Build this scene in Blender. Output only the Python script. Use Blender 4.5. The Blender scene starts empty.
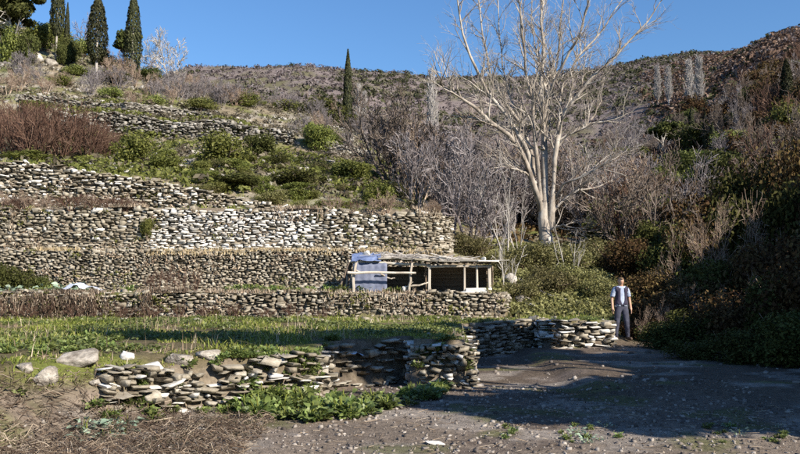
import bpy, bmesh, math, random
import numpy as np
from mathutils import Vector, Matrix, Euler

# ------------------------------------------------------------------ camera, sky, sun, exposure
sc = bpy.context.scene
COL = sc.collection
F = 780.0                      # focal length in photo pixels (photo 800 x 454)
CAMZ = 1.75
PITCH = math.atan(57 / F)
cam_d = bpy.data.cameras.new('camera'); cam = bpy.data.objects.new('camera', cam_d); COL.objects.link(cam)
cam_d.sensor_width = 36.0; cam_d.lens = 36.0 * F / 800.0
cam_d.clip_start = 0.1; cam_d.clip_end = 6000
cam.location = (0, 0, CAMZ); cam.rotation_euler = (math.pi / 2 + PITCH, 0, 0)
sc.camera = cam

SUN_EL = math.radians(31); SUN_AZ = math.radians(133)     # azimuth clockwise from +Y
SH = np.array([math.sin(SUN_AZ), math.cos(SUN_AZ)])        # horizontal direction towards the sun
SUN = np.array([SH[0] * math.cos(SUN_EL), SH[1] * math.cos(SUN_EL), math.sin(SUN_EL)])
world = bpy.data.worlds.new('World'); sc.world = world; world.use_nodes = True
wn = world.node_tree.nodes; wl = world.node_tree.links
sky = wn.new('ShaderNodeTexSky'); sky.sky_type = 'NISHITA'; sky.sun_disc = False
sky.sun_elevation = SUN_EL; sky.sun_rotation = SUN_AZ
sky.air_density = 1.3; sky.dust_density = 0.4; sky.ozone_density = 10.0; sky.altitude = 0
bg = wn['Background']; bg.inputs['Strength'].default_value = 0.09
wl.new(sky.outputs['Color'], bg.inputs['Color'])
sun_d = bpy.data.lights.new('sun', 'SUN'); sun = bpy.data.objects.new('sun', sun_d); COL.objects.link(sun)
sun_d.energy = 5.0; sun_d.angle = math.radians(0.53); sun_d.color = (1.0, 0.91, 0.78)
sun.rotation_euler = Vector(-SUN).to_track_quat('-Z', 'Y').to_euler(); sun.location = (30, -30, 40)
sc.view_settings.view_transform = 'Standard'; sc.view_settings.look = 'None'
sc.view_settings.gamma = 1; sc.view_settings.exposure = 0.85
sc.render.engine = 'CYCLES'; sc.cycles.max_bounces = 5; sc.cycles.diffuse_bounces = 1
sc.cycles.transparent_max_bounces = 4; sc.cycles.use_denoising = False

rng = np.random.default_rng(7); random.seed(7)

# ------------------------------------------------------------------ small helpers
def hash2(ix, iy, s):
    n = (ix.astype(np.int64) * 374761393 + iy.astype(np.int64) * 668265263 + s * 1274126177) & 0x7fffffff
    n = ((n ^ (n >> 13)) * 1274126177) & 0x7fffffff
    return ((n ^ (n >> 16)) & 0xffff) / 65535.0
def vnoise(x, y, s=0):
    x = np.asarray(x, float); y = np.asarray(y, float)
    ix = np.floor(x); iy = np.floor(y); fx = x - ix; fy = y - iy
    fx = fx * fx * (3 - 2 * fx); fy = fy * fy * (3 - 2 * fy)
    a = hash2(ix, iy, s); b = hash2(ix + 1, iy, s); c = hash2(ix, iy + 1, s); d = hash2(ix + 1, iy + 1, s)
    return (a * (1 - fx) + b * fx) * (1 - fy) + (c * (1 - fx) + d * fx) * fy
def fbm(x, y, s=0, o=4):
    t = 0; a = 0.5
    for k in range(o):
        t = t + a * vnoise(x * 2 ** k, y * 2 ** k, s + k); a *= 0.5
    return t
def sstep(a, b, x):
    t = np.clip((x - a) / (b - a), 0, 1); return t * t * (3 - 2 * t)
def tag(o, label, cat, group=None, kind=None):
    if label: o['label'] = label
    if cat: o['category'] = cat
    if group: o['group'] = group
    if kind: o['kind'] = kind
    return o
def empty(name, loc, rz=0.0):
    o = bpy.data.objects.new(name, None); COL.objects.link(o); o.location = loc; o.rotation_euler = (0, 0, rz)
    o.empty_display_size = 0.2
    return o
def mesh_np(name, V, Fc, mat=None, smooth=False):
    V = np.asarray(V, np.float32).reshape(-1, 3); Fc = np.asarray(Fc, np.int32)
    me = bpy.data.meshes.new(name); k = Fc.shape[1]
    me.vertices.add(len(V)); me.vertices.foreach_set('co', V.ravel())
    me.loops.add(Fc.size); me.loops.foreach_set('vertex_index', Fc.ravel())
    me.polygons.add(len(Fc)); me.polygons.foreach_set('loop_start', np.arange(0, Fc.size, k, dtype=np.int32))
    if smooth: me.polygons.foreach_set('use_smooth', np.ones(len(Fc), bool))
    me.update(calc_edges=True)
    if mat: me.materials.append(mat)
    return me
def link(name, me, parent=None, loc=(0, 0, 0), rot=(0, 0, 0), scl=(1, 1, 1)):
    o = bpy.data.objects.new(name, me); COL.objects.link(o)
    o.parent = parent; o.location = loc; o.rotation_euler = rot; o.scale = scl
    return o
def unit(v):
    return v / np.maximum(np.linalg.norm(v, axis=-1, keepdims=True), 1e-9)
def ray(px, py):
    b = (227 - py) / F
    return np.array([(px - 400) / F, math.cos(PITCH) - b * math.sin(PITCH), math.sin(PITCH) + b * math.cos(PITCH)])
def at(px, py, D):
    r = ray(px, py); t = D / r[1]
    return np.array([r[0] * t, D, CAMZ + r[2] * t])

# ------------------------------------------------------------------ materials (procedural)
def newmat(name):
    m = bpy.data.materials.new(name); m.use_nodes = True
    nt = m.node_tree; b = nt.nodes['Principled BSDF']; b.inputs['Specular IOR Level'].default_value = 0.25
    return m, nt, nt.nodes, nt.links, b
def ramp(nd, stops):
    r = nd.new('ShaderNodeValToRGB'); e = r.color_ramp.elements
    while len(e) < len(stops): e.new(0.5)
    for i, (p, c) in enumerate(stops): e[i].position = p; e[i].color = (*c, 1)
    return r
def rnd_socket(nd, ln):
    g = nd.new('ShaderNodeNewGeometry'); oi = nd.new('ShaderNodeObjectInfo')
    a = nd.new('ShaderNodeMath'); a.operation = 'ADD'
    ln.new(g.outputs['Random Per Island'], a.inputs[0]); ln.new(oi.outputs['Random'], a.inputs[1])
    f = nd.new('ShaderNodeMath'); f.operation = 'FRACT'; ln.new(a.outputs[0], f.inputs[0])
    return f.outputs[0]
def mat_leaf(name, stops, rough=0.6, trans=0.25, spec=0.25):
    m, nt, nd, ln, b = newmat(name)
    g = nd.new('ShaderNodeNewGeometry'); oi = nd.new('ShaderNodeObjectInfo')
    r = ramp(nd, stops); ln.new(g.outputs['Random Per Island'], r.inputs[0])
    mx = nd.new('ShaderNodeHueSaturation')
    mr = nd.new('ShaderNodeMapRange'); mr.inputs[3].default_value = 0.75; mr.inputs[4].default_value = 1.3
    ln.new(oi.outputs['Random'], mr.inputs[0]); ln.new(mr.outputs[0], mx.inputs['Value'])
    mh = nd.new('ShaderNodeMapRange'); mh.inputs[3].default_value = 0.485; mh.inputs[4].default_value = 0.515
    ln.new(oi.outputs['Random'], mh.inputs[0]); ln.new(mh.outputs[0], mx.inputs['Hue'])
    ln.new(r.outputs[0], mx.inputs['Color']); ln.new(mx.outputs[0], b.inputs['Base Color'])
    b.inputs['Roughness'].default_value = rough; b.inputs['Specular IOR Level'].default_value = spec
    if trans > 0:
        t = nd.new('ShaderNodeBsdfTranslucent'); ln.new(mx.outputs[0], t.inputs['Color'])
        ms = nd.new('ShaderNodeMixShader'); ms.inputs[0].default_value = trans
        ln.new(b.outputs[0], ms.inputs[1]); ln.new(t.outputs[0], ms.inputs[2])
        ln.new(ms.outputs[0], nd['Material Output'].inputs['Surface'])
    return m
def mat_noise(name, stops, scale=3.0, rough=0.85, bump=0.3, bscale=20.0, rnd=0.0, stretch=None, bdist=0.02):
    m, nt, nd, ln, b = newmat(name)
    tc = nd.new('ShaderNodeTexCoord'); src = tc.outputs['Object']
    if stretch:
        mp = nd.new('ShaderNodeMapping'); mp.inputs['Scale'].default_value = stretch; ln.new(src, mp.inputs[0]); src = mp.outputs[0]
    n = nd.new('ShaderNodeTexNoise'); n.inputs['Scale'].default_value = scale; n.inputs['Detail'].default_value = 6
    n.inputs['Roughness'].default_value = 0.65; ln.new(src, n.inputs['Vector'])
    r = ramp(nd, stops); fac = n.outputs[0]
    if rnd > 0:
        rs = rnd_socket(nd, ln)
        mr = nd.new('ShaderNodeMapRange'); mr.inputs[3].default_value = -rnd; mr.inputs[4].default_value = rnd
        ln.new(rs, mr.inputs[0]); a = nd.new('ShaderNodeMath'); a.operation = 'ADD'
        ln.new(fac, a.inputs[0]); ln.new(mr.outputs[0], a.inputs[1]); fac = a.outputs[0]
    ln.new(fac, r.inputs[0]); ln.new(r.outputs[0], b.inputs['Base Color'])
    b.inputs['Roughness'].default_value = rough
    if bump > 0:
        n2 = nd.new('ShaderNodeTexNoise'); n2.inputs['Scale'].default_value = bscale; n2.inputs['Detail'].default_value = 4
        ln.new(src, n2.inputs['Vector'])
        bp = nd.new('ShaderNodeBump'); bp.inputs['Strength'].default_value = bump; bp.inputs['Distance'].default_value = bdist
        ln.new(n2.outputs[0], bp.inputs['Height']); ln.new(bp.outputs[0], b.inputs['Normal'])
    return m

M = {}
M['stone'] = mat_noise('grey_schist', [(0.15, (0.14, 0.117, 0.086)), (0.42, (0.25, 0.219, 0.168)), (0.65, (0.35, 0.316, 0.254)), (0.9, (0.50, 0.47, 0.41))], 2.2, 0.9, 0.5, 14, 0.25)
M['white_stone'] = mat_noise('pale_marble', [(0.15, (0.34, 0.315, 0.27)), (0.4, (0.55, 0.53, 0.49)), (0.75, (0.74, 0.72, 0.69))], 2.5, 0.85, 0.35, 12, 0.2)
M['rubble'] = mat_noise('scree_stone', [(0.2, (0.12, 0.108, 0.09)), (0.5, (0.24, 0.222, 0.19)), (0.85, (0.40, 0.38, 0.345))], 2.0, 0.9, 0.4, 12, 0.28)
M['boulder'] = mat_noise('lichen_boulder', [(0.3, (0.13, 0.112, 0.092)), (0.5, (0.32, 0.29, 0.25)), (0.75, (0.54, 0.51, 0.46))], 3.5, 0.9, 0.6, 9, 0.1, None, 0.04)
M['whiteslab'] = mat_noise('white_slab', [(0.25, (0.34, 0.315, 0.275)), (0.6, (0.66, 0.645, 0.61))], 4, 0.85, 0.3, 14)
M['pebble'] = mat_noise('gravel_stone', [(0.2, (0.07, 0.058, 0.05)), (0.5, (0.175, 0.15, 0.13)), (0.9, (0.38, 0.345, 0.31))], 2, 0.9, 0.0, 12, 0.3)
M['wood'] = mat_noise('weathered_wood', [(0.25, (0.24, 0.20, 0.155)), (0.5, (0.46, 0.41, 0.34)), (0.8, (0.66, 0.61, 0.53))], 5, 0.85, 0.4, 25, 0.12, (1, 1, 0.15))
M['plank'] = mat_noise('brown_plank', [(0.25, (0.10, 0.07, 0.05)), (0.55, (0.22, 0.165, 0.12)), (0.8, (0.36, 0.29, 0.22))], 4, 0.85, 0.4, 18, 0.18, (0.2, 1, 1))
M['limewash'] = mat_noise('limewash', [(0.2, (0.45, 0.42, 0.37)), (0.5, (0.74, 0.72, 0.67)), (0.8, (0.84, 0.83, 0.80))], 5, 0.9, 0.3, 16)
M['bluesheet'] = mat_noise('blue_grey_sheet', [(0.25, (0.10, 0.115, 0.17)), (0.5, (0.16, 0.18, 0.26)), (0.8, (0.27, 0.29, 0.37))], 4, 0.6, 0.3, 8)
M['tarp'] = mat_noise('blue_tarp', [(0.25, (0.06, 0.08, 0.16)), (0.6, (0.16, 0.21, 0.36)), (0.85, (0.45, 0.5, 0.62))], 6, 0.5, 0.3, 8)
M['plastic'] = mat_noise('pale_plastic', [(0.25, (0.40, 0.45, 0.55)), (0.6, (0.66, 0.70, 0.78)), (0.85, (0.85, 0.87, 0.9))], 6, 0.35, 0.3, 8)
M['bark_pale'] = mat_noise('pale_bark', [(0.3, (0.13, 0.105, 0.085)), (0.5, (0.33, 0.29, 0.245)), (0.72, (0.56, 0.52, 0.46))], 3.0, 0.8, 0.4, 14, 0.08, (1, 1, 0.4))
M['bark'] = mat_noise('brown_bark', [(0.3, (0.09, 0.065, 0.05)), (0.7, (0.23, 0.18, 0.14))], 5, 0.9, 0.4, 14, 0.1, (1, 1, 0.3))
M['bark_grey'] = mat_noise('grey_bark', [(0.3, (0.30, 0.27, 0.24)), (0.7, (0.55, 0.52, 0.48))], 5, 0.9, 0.3, 14, 0.1, (1, 1, 0.3))
M['twig'] = mat_noise('grey_twig', [(0.25, (0.11, 0.09, 0.09)), (0.55, (0.215, 0.19, 0.192)), (0.8, (0.38, 0.35, 0.35))], 1.0, 0.85, 0, 5, 0.25)
M['twig_dark'] = mat_noise('dark_twig', [(0.3, (0.09, 0.068, 0.052)), (0.6, (0.17, 0.135, 0.11)), (0.8, (0.28, 0.235, 0.20))], 1.0, 0.85, 0, 5, 0.25)
M['twig_tan'] = mat_noise('tan_twig', [(0.3, (0.18, 0.12, 0.09)), (0.6, (0.36, 0.27, 0.20)), (0.8, (0.55, 0.46, 0.36))], 1.0, 0.85, 0, 5, 0.25)
M['twig_red'] = mat_noise('red_brown_twig', [(0.3, (0.055, 0.028, 0.020)), (0.6, (0.125, 0.072, 0.050)), (0.8, (0.23, 0.15, 0.11))], 1.0, 0.85, 0, 5, 0.25)
M['twig_white'] = mat_noise('white_twig', [(0.3, (0.30, 0.275, 0.245)), (0.7, (0.56, 0.53, 0.49))], 1.0, 0.85, 0, 5, 0.2)
M['litter'] = mat_noise('brown_litter', [(0.2, (0.045, 0.03, 0.021)), (0.5, (0.125, 0.086, 0.06)), (0.88, (0.40, 0.33, 0.25))], 1.0, 0.85, 0, 5, 0.35)
M['bramble'] = mat_leaf('bramble_leaf', [(0, (0.07, 0.062, 0.022)), (0.5, (0.14, 0.135, 0.048)), (1, (0.25, 0.23, 0.105))])
M['farrusset'] = mat_leaf('far_russet_leaf', [(0, (0.06, 0.034, 0.026)), (0.5, (0.125, 0.078, 0.058)), (1, (0.20, 0.14, 0.11))], 0.9, 0.1)
M['poplar'] = mat_noise('pale_poplar', [(0.3, (0.30, 0.275, 0.255)), (0.7, (0.50, 0.475, 0.45))], 1.0, 0.85, 0, 5, 0.2)
M['straw'] = mat_noise('straw', [(0.2, (0.12, 0.085, 0.06)), (0.5, (0.30, 0.225, 0.155)), (0.8, (0.60, 0.51, 0.40))], 1.0, 0.85, 0, 5, 0.3)
M['dryyellow'] = mat_noise('yellow_grass', [(0.2, (0.25, 0.18, 0.10)), (0.5, (0.46, 0.36, 0.21)), (0.8, (0.62, 0.52, 0.33))], 1.0, 0.85, 0, 5, 0.3)
M['oak'] = mat_leaf('evergreen_leaf', [(0, (0.028, 0.034, 0.010)), (0.5, (0.066, 0.074, 0.022)), (1, (0.12, 0.13, 0.042))], 0.7, 0.2, 0.1)
M['bush'] = mat_leaf('bush_leaf', [(0, (0.06, 0.072, 0.015)), (0.5, (0.125, 0.14, 0.030)), (1, (0.21, 0.22, 0.058))])
M['spurge'] = mat_leaf('yellow_green_leaf', [(0, (0.09, 0.11, 0.028)), (0.5, (0.17, 0.19, 0.05)), (1, (0.27, 0.28, 0.09))])
M['reddark'] = mat_leaf('russet_leaf', [(0, (0.045, 0.024, 0.013)), (0.5, (0.082, 0.050, 0.024)), (1, (0.135, 0.095, 0.040))], 0.75, 0.15, 0.08)
M['darkoak'] = mat_leaf('dark_evergreen_leaf', [(0, (0.030, 0.032, 0.009)), (0.5, (0.058, 0.062, 0.017)), (1, (0.10, 0.10, 0.032))], 0.75, 0.15, 0.08)
M['cypress'] = mat_leaf('cypress_leaf', [(0, (0.020, 0.026, 0.012)), (0.5, (0.040, 0.045, 0.018)), (1, (0.075, 0.078, 0.030))], 0.7, 0.1)
M['broad'] = mat_leaf('broad_leaf', [(0, (0.075, 0.11, 0.028)), (0.5, (0.165, 0.215, 0.06)), (1, (0.28, 0.33, 0.12))], 0.45, 0.3, 0.4)
M['thistle'] = mat_leaf('grey_green_leaf', [(0, (0.12, 0.17, 0.12)), (0.5, (0.20, 0.27, 0.19)), (1, (0.32, 0.40, 0.30))], 0.55, 0.2)
M['grass'] = mat_leaf('grass_blade', [(0, (0.085, 0.11, 0.018)), (0.45, (0.18, 0.215, 0.036)), (0.8, (0.28, 0.30, 0.065)), (1, (0.44, 0.37, 0.18))], 0.6, 0.3)
M['heath'] = mat_leaf('heath_leaf', [(0, (0.055, 0.045, 0.030)), (0.4, (0.11, 0.095, 0.062)), (0.75, (0.17, 0.155, 0.095)), (1, (0.27, 0.24, 0.17))], 0.8, 0.15)
M['farscrub'] = mat_leaf('far_scrub_leaf', [(0, (0.07, 0.052, 0.050)), (0.4, (0.145, 0.118, 0.116)), (0.8, (0.22, 0.19, 0.188)), (1, (0.32, 0.29, 0.285))], 0.9, 0.1)
M['fargreen'] = mat_leaf('far_green_leaf', [(0, (0.030, 0.034, 0.016)), (0.5, (0.055, 0.062, 0.027)), (1, (0.10, 0.105, 0.05))], 0.9, 0.1)

# ------------------------------------------------------------------ terrain height
US = np.array([-600, -200, 0, 100, 200, 300, 350, 400, 450, 500, 550, 600, 650, 700, 800, 1000, 1300], float)
DS = np.array([0, 21, 24, 27, 32, 40, 52, 54, 70, 85, 100, 140, 220, 330, 500, 700, 1200], float)
TAB = np.array([
 [0]*17, [0]*17,
 [1.6,1.6,1.6,1.6,1.6,1.6,1.6,1.4,1.2,0.9,0.85,0.8,0.35,0.4,0.7,1.5,3],
 [3,3,3,3,3,3,3,2.6,2.1,1.7,1.6,1.4,0.8,0.9,1.3,3,5],
 [7,6.9,6.6,6.25,5.7,5.0,4.8,4.65,3.5,2.8,2.5,2.2,1.8,1.8,2.5,5,9],
 [9,8.6,8.2,8.1,7.9,7.3,6.9,6.4,5.0,4.3,4,3.6,3.4,3.6,4.8,9,15],
 [13,12.4,11.6,11.4,11.2,10.6,9.8,8.8,7.0,6.0,5.6,5.4,5.4,6.0,8.5,15,24],
 [15.5,15,14.2,13.6,12.9,11.9,10.4,9.3,7.4,6.4,5.9,5.7,5.8,6.5,9.2,16,25],
 [24,22.5,20.6,19.0,17.0,15.4,14.0,12.3,10.3,9.0,8.5,8.3,9.0,10,15,25,37],
 [33,31,29,26.6,22.8,20.8,18.8,15.5,13,11.5,11,11,12,14,20,33,48],
 [42,39,36,30.5,25.2,22.8,20.8,18,15.7,14.5,14,14,16,19,26,42,60],
 [50,46,40,32,26.5,24,22.5,22,21,21,21,22,25,30,40,62,85],
 [60,56,48,42,41,41,41,40,38,37,38,40,46,54,72,100,125],
 [80,76,70,76,84,85,84,80,77,76,77,81,88,94,110,140,165],
 [110,106,108,124,143,145,142,138,136,137,139,142,147,152,152,170,190],
 [105,100,100,112,128,130,128,122,120,120,122,126,132,140,140,150,160],
 [60]*17], float)
F1X = [-60, -9, -4.7, -2.7, -1.25, -1.2, 0.2, 0.25, 1.2, 1.3, 3.6, 3.65, 5.5]
F1Y = [-14, 5.6, 8.5, 10.7, 11.7, 12.9, 14.3, 13.3, 13.5, 18.5, 21.0, 20.0, 20.3]
F2X = [-60, -11, 0, 3.0]; F2Y = [19, 21.3, 22.2, 22.6]
F3X = [-60, -13, -1.5, 1.6]; F3Y = [23, 24.8, 25.6, 26.0]
F4X = [-60, -14, 0, 1.2, 1.9]; F4Y = [25.5, 27.2, 28.0, 28.3, 29.3]
F5X = [-60, -15, -4.5, 2]; F5Y = [28.5, 30.3, 31.4, 32]
T1, T2, T3, T4 = 0.8, 1.5, 2.82, 4.45
def t5h(x): return np.interp(x, [-60, -15, -9.7, -4.7, -3, 2], [2.4, 2.1, 1.35, 0.4, 0.1, 0.05])
def table(x, y):
    yy = np.maximum(y, 4.0)
    u = np.clip(400 + 778 * x / yy, US[0], US[-1]); d = np.clip(y, 0, 1199)
    i = np.clip(np.searchsorted(US, u, side='right') - 1, 0, len(US) - 2); j = np.clip(np.searchsorted(DS, d, side='right') - 1, 0, len(DS) - 2)
    fu = (u - US[i]) / (US[i + 1] - US[i]); fd = (d - DS[j]) / (DS[j + 1] - DS[j])
    fu = fu * 0.4 + 0.6 * fu * fu * (3 - 2 * fu)
    return (TAB[j, i] * (1 - fu) + TAB[j, i + 1] * fu) * (1 - fd) + (TAB[j + 1, i] * (1 - fu) + TAB[j + 1, i + 1] * fu) * fd
def terr(x, y):
    x = np.asarray(x, float); y = np.asarray(y, float)
    w = 0.12
    def st(fx, fy): return np.clip((y - np.interp(x, fx, fy) + 0.05) / w, 0, 1)
    t1 = st(F1X, F1Y) * (1 - sstep(5.35, 5.6, x))
    # the far left part of the front terrace is a slumped bank
    bankm = np.interp(x, [-4.4, -3.3, -2.9, -2.1, -1.7, -1.3, -1.15], [1, 0.7, 0.28, 0.28, 0.6, 0.55, 0])
    t1 = t1 * (1 - bankm) + bankm * sstep(-0.9, 0.9, y - np.interp(x, F1X, F1Y))
    wob = 0.05 * (fbm(x * 0.6, y * 0.6, 3) - 0.5) + 0.05 * (fbm(x * 2.3, y * 2.3, 4) - 0.5) * sstep(5, 8, y) * (1 - sstep(40, 60, y))
    base = table(x, y)
    rub = 9 + 0.45 * np.maximum(y, 0)
    bank = 0.72 * np.maximum(x - rub, 0); bank = np.minimum(bank, 45) * (0.8 + 0.4 * fbm(x * 0.05, y * 0.05, 9))
    base = base + 0.13 * sstep(11.3, 13.2, y) * sstep(-1.4, -0.4, x) * (1 - sstep(20, 22, y))
    zr = np.maximum(base, T1 * t1)
    zl = T1 * t1 + (T2 - T1) * st(F2X, F2Y) + (T3 - T2) * st(F3X, F3Y) + (T4 - T3) * st(F4X, F4Y) + t5h(x) * st(F5X, F5Y)
    xe = np.where(y < 25.2, 3.05, np.where(y < 27.5, 1.9, 1.75))
    mleft = (1 - sstep(-0.25, 0.25, x - xe)) * (1 - sstep(31.9, 33.2, y))
    z = zl * mleft + zr * (1 - mleft)
    z = np.maximum(z, bank)
    big = 2.2 * (fbm(x * 0.035, y * 0.035, 21) - 0.47) * sstep(40, 110, y) * np.clip(y / 130, 0, 3.2)
    mid = 0.7 * (fbm(x * 0.25, y * 0.25, 31) - 0.47) * sstep(33, 55, y)
    return z + wob + big + mid
DM = np.concatenate([np.linspace(5, 36, 900), np.geomspace(36, 900, 900)[1:]])
def hit(px, py, dmin=5.0):
    r = ray(px, py); t = DM / r[1]; x = r[0] * t; z = CAMZ + r[2] * t
    ok = (z <= terr(x, DM)) & (DM >= dmin)
    k = int(np.argmax(ok)) if ok.any() else len(DM) - 1
    return np.array([x[k], DM[k], float(terr(x[k], DM[k]))])
def tz(x, y): return float(terr(np.array([x]), np.array([y]))[0])

def axis(lo, a, b, hi, step, g):
    mid = list(np.arange(a, b, step)); out = []; s = step; v = b
    while v < hi: out.append(v); s *= g; v += s
    out.append(hi); lo_l = []; s = step; v = a
    while True:
        s *= g; v -= s
        if v <= lo: break
        lo_l.append(v)
    return np.array([lo] + lo_l[::-1] + mid + out)
gx = axis(-900, -16, 9, 900, 0.125, 1.06); gy = axis(-60, 6.5, 32.5, 1190, 0.11, 1.038)
GX, GY = np.meshgrid(gx, gy); GZ = terr(GX, GY)
nx, ny = len(gx), len(gy)
idx = np.arange(nx * ny).reshape(ny, nx)
FQ = np.stack([idx[:-1, :-1], idx[:-1, 1:], idx[1:, 1:], idx[1:, :-1]], -1).reshape(-1, 4)
# colour of the soil by place, path shade mixed in: gravel track, grassy terraces, heath slope, far scrub hills
def mixc(a, b, w): return a * (1 - w[..., None]) + np.array(b) * w[..., None]
n1 = fbm(GX * 0.35, GY * 0.35, 5); n2 = fbm(GX * 0.07, GY * 0.07, 6); n3 = fbm(GX * 1.7, GY * 1.7, 8)
cc = np.zeros(GX.shape + (3,)) + np.array((0.195, 0.158, 0.125)); cc = mixc(cc, (0.105, 0.082, 0.062), sstep(10.0, 12.5, GY))  # path painted darker past the sunny foreground to deepen its shade
trk = fbm(GX * 0.7 + 3, GY * 0.9, 15); cc = mixc(cc, (0.125, 0.10, 0.082), sstep(0.48, 0.62, trk)); cc = mixc(cc, (0.25, 0.22, 0.19), sstep(0.52, 0.6, fbm(GX * 1.2, GY * 1.4, 16)) * 0.8); cc = mixc(cc, (0.11, 0.115, 0.045), sstep(0.56, 0.64, fbm(GX * 0.9 + 7, GY * 1.3, 17)) * 0.7)
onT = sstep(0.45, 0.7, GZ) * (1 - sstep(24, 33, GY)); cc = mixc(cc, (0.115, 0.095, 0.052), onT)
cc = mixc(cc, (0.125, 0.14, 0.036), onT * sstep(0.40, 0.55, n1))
slope = sstep(21, 26, GY); cc = mixc(cc, (0.20, 0.165, 0.11), slope)
cc = mixc(cc, (0.13, 0.14, 0.042), slope * sstep(0.42, 0.56, n1) * (1 - sstep(90, 130, GY)))
cc = mixc(cc, (0.27, 0.245, 0.205), slope * sstep(0.5, 0.62, n3) * 0.7 * (1 - sstep(90, 130, GY)))
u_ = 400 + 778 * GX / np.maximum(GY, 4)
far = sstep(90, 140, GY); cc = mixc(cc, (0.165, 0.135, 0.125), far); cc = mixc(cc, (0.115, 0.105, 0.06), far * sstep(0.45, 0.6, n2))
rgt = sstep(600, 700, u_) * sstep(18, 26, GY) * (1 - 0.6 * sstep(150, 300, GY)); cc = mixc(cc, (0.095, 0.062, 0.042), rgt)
face = np.hypot(np.gradient(GZ, gy, axis=0), np.gradient(GZ, gx, axis=1)); cc = mixc(cc, (0.17, 0.14, 0.105), sstep(1.5, 3, face))
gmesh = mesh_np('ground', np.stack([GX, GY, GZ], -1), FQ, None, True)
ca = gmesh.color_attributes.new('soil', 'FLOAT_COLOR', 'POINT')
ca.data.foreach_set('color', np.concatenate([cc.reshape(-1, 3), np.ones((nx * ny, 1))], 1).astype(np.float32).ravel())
m, nt, nd, ln, b = newmat('soil')
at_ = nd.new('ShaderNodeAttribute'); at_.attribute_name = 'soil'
tc = nd.new('ShaderNodeTexCoord')
na = nd.new('ShaderNodeTexNoise'); na.inputs['Scale'].default_value = 9; na.inputs['Detail'].default_value = 9; na.inputs['Roughness'].default_value = 0.75
nb = nd.new('ShaderNodeTexNoise'); nb.inputs['Scale'].default_value = 0.6; nb.inputs['Detail'].default_value = 5
for n in (na, nb): ln.new(tc.outputs['Object'], n.inputs['Vector'])
mr1 = nd.new('ShaderNodeMapRange'); mr1.inputs[1].default_value = 0.3; mr1.inputs[2].default_value = 0.7; mr1.inputs[3].default_value = 0.5; mr1.inputs[4].default_value = 1.6
ln.new(na.outputs[0], mr1.inputs[0])
mr2 = nd.new('ShaderNodeMapRange'); mr2.inputs[1].default_value = 0.3; mr2.inputs[2].default_value = 0.7; mr2.inputs[3].default_value = 0.75; mr2.inputs[4].default_value = 1.25
ln.new(nb.outputs[0], mr2.inputs[0])
mu = nd.new('ShaderNodeMath'); mu.operation = 'MULTIPLY'; ln.new(mr1.outputs[0], mu.inputs[0]); ln.new(mr2.outputs[0], mu.inputs[1])
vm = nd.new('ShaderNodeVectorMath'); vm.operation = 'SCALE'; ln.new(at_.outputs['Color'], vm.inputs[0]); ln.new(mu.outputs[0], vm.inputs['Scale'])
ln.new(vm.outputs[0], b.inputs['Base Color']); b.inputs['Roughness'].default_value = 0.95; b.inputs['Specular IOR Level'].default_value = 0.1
bp = nd.new('ShaderNodeBump'); bp.inputs['Strength'].default_value = 0.9; bp.inputs['Distance'].default_value = 0.05
ln.new(na.outputs[0], bp.inputs['Height']); ln.new(bp.outputs[0], b.inputs['Normal'])
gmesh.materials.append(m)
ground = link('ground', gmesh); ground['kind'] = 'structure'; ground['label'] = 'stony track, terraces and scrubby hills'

# ------------------------------------------------------------------ geometry generators
def stone_proto(seed, jag=0.16):
    """irregular chamfered block inside +-0.5, 24 verts / 44 triangles"""
    r = np.random.default_rng(seed); bm = bmesh.new()
    bmesh.ops.create_cube(bm, size=1.0)
    for v in bm.verts: v.co += Vector((r.normal(0, jag * 0.95), r.normal(0, jag * 0.5), r.normal(0, jag * 0.95)))
    bmesh.ops.bevel(bm, geom=bm.edges[:] , offset=0.02 + 0.05 * r.random(), segments=1, affect='EDGES', clamp_overlap=True)
    for v in bm.verts: v.co += Vector(r.normal(0, 0.025, 3))
    bmesh.ops.triangulate(bm, faces=bm.faces[:])
    V = np.array([v.co[:] for v in bm.verts]); Fc = np.array([[v.index for v in f.verts] for f in bm.faces]); bm.free()
    V /= np.abs(V).max(0) * 2
    return V, Fc
SP = [stone_proto(100 + i) for i in range(14)]
_smesh = {}
def stone_mesh(i, mat):
    k = (i, mat.name)
    if k not in _smesh: _smesh[k] = mesh_np('stone', SP[i][0], SP[i][1], mat)
    return _smesh[k]
def euler_m(rx, ry, rz):
    return np.array(Euler((rx, ry, rz)).to_matrix())
def join_stones(recs):
    VV, FF, o = [], [], 0
    for (p, s, e, k) in recs:
        V = (SP[k][0] * s) @ euler_m(*e).T + p
        VV.append(V); FF.append(SP[k][1] + o); o += len(V)
    return np.concatenate(VV), np.concatenate(FF)
def tubes(P, R, S=5):
    P = np.asarray(P, float); R = np.asarray(R, float); Mn, K, _ = P.shape
    T = unit(np.gradient(P, axis=1)); ref = np.where((np.abs(T[..., 2:3]) < 0.9), np.array([0, 0, 1.0]), np.array([1.0, 0, 0]))
    A = unit(np.cross(T, ref)); B = np.cross(T, A)
    a = np.arange(S) * 2 * np.pi / S
    V = P[:, :, None] + R[:, :, None, None] * (np.cos(a)[None, None, :, None] * A[:, :, None] + np.sin(a)[None, None, :, None] * B[:, :, None])
    id_ = np.arange(Mn * K * S).reshape(Mn, K, S); nx_ = np.roll(id_, -1, 2)
    Fq = np.stack([id_[:, :-1], nx_[:, :-1], nx_[:, 1:], id_[:, 1:]], -1).reshape(-1, 4)
    return V.reshape(-1, 3), Fq
def cat(parts):
    VV, FF, o = [], [], 0
    for V, Fc in parts: VV.append(V); FF.append(Fc + o); o += len(V)
    return np.concatenate(VV), np.concatenate(FF)
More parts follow.
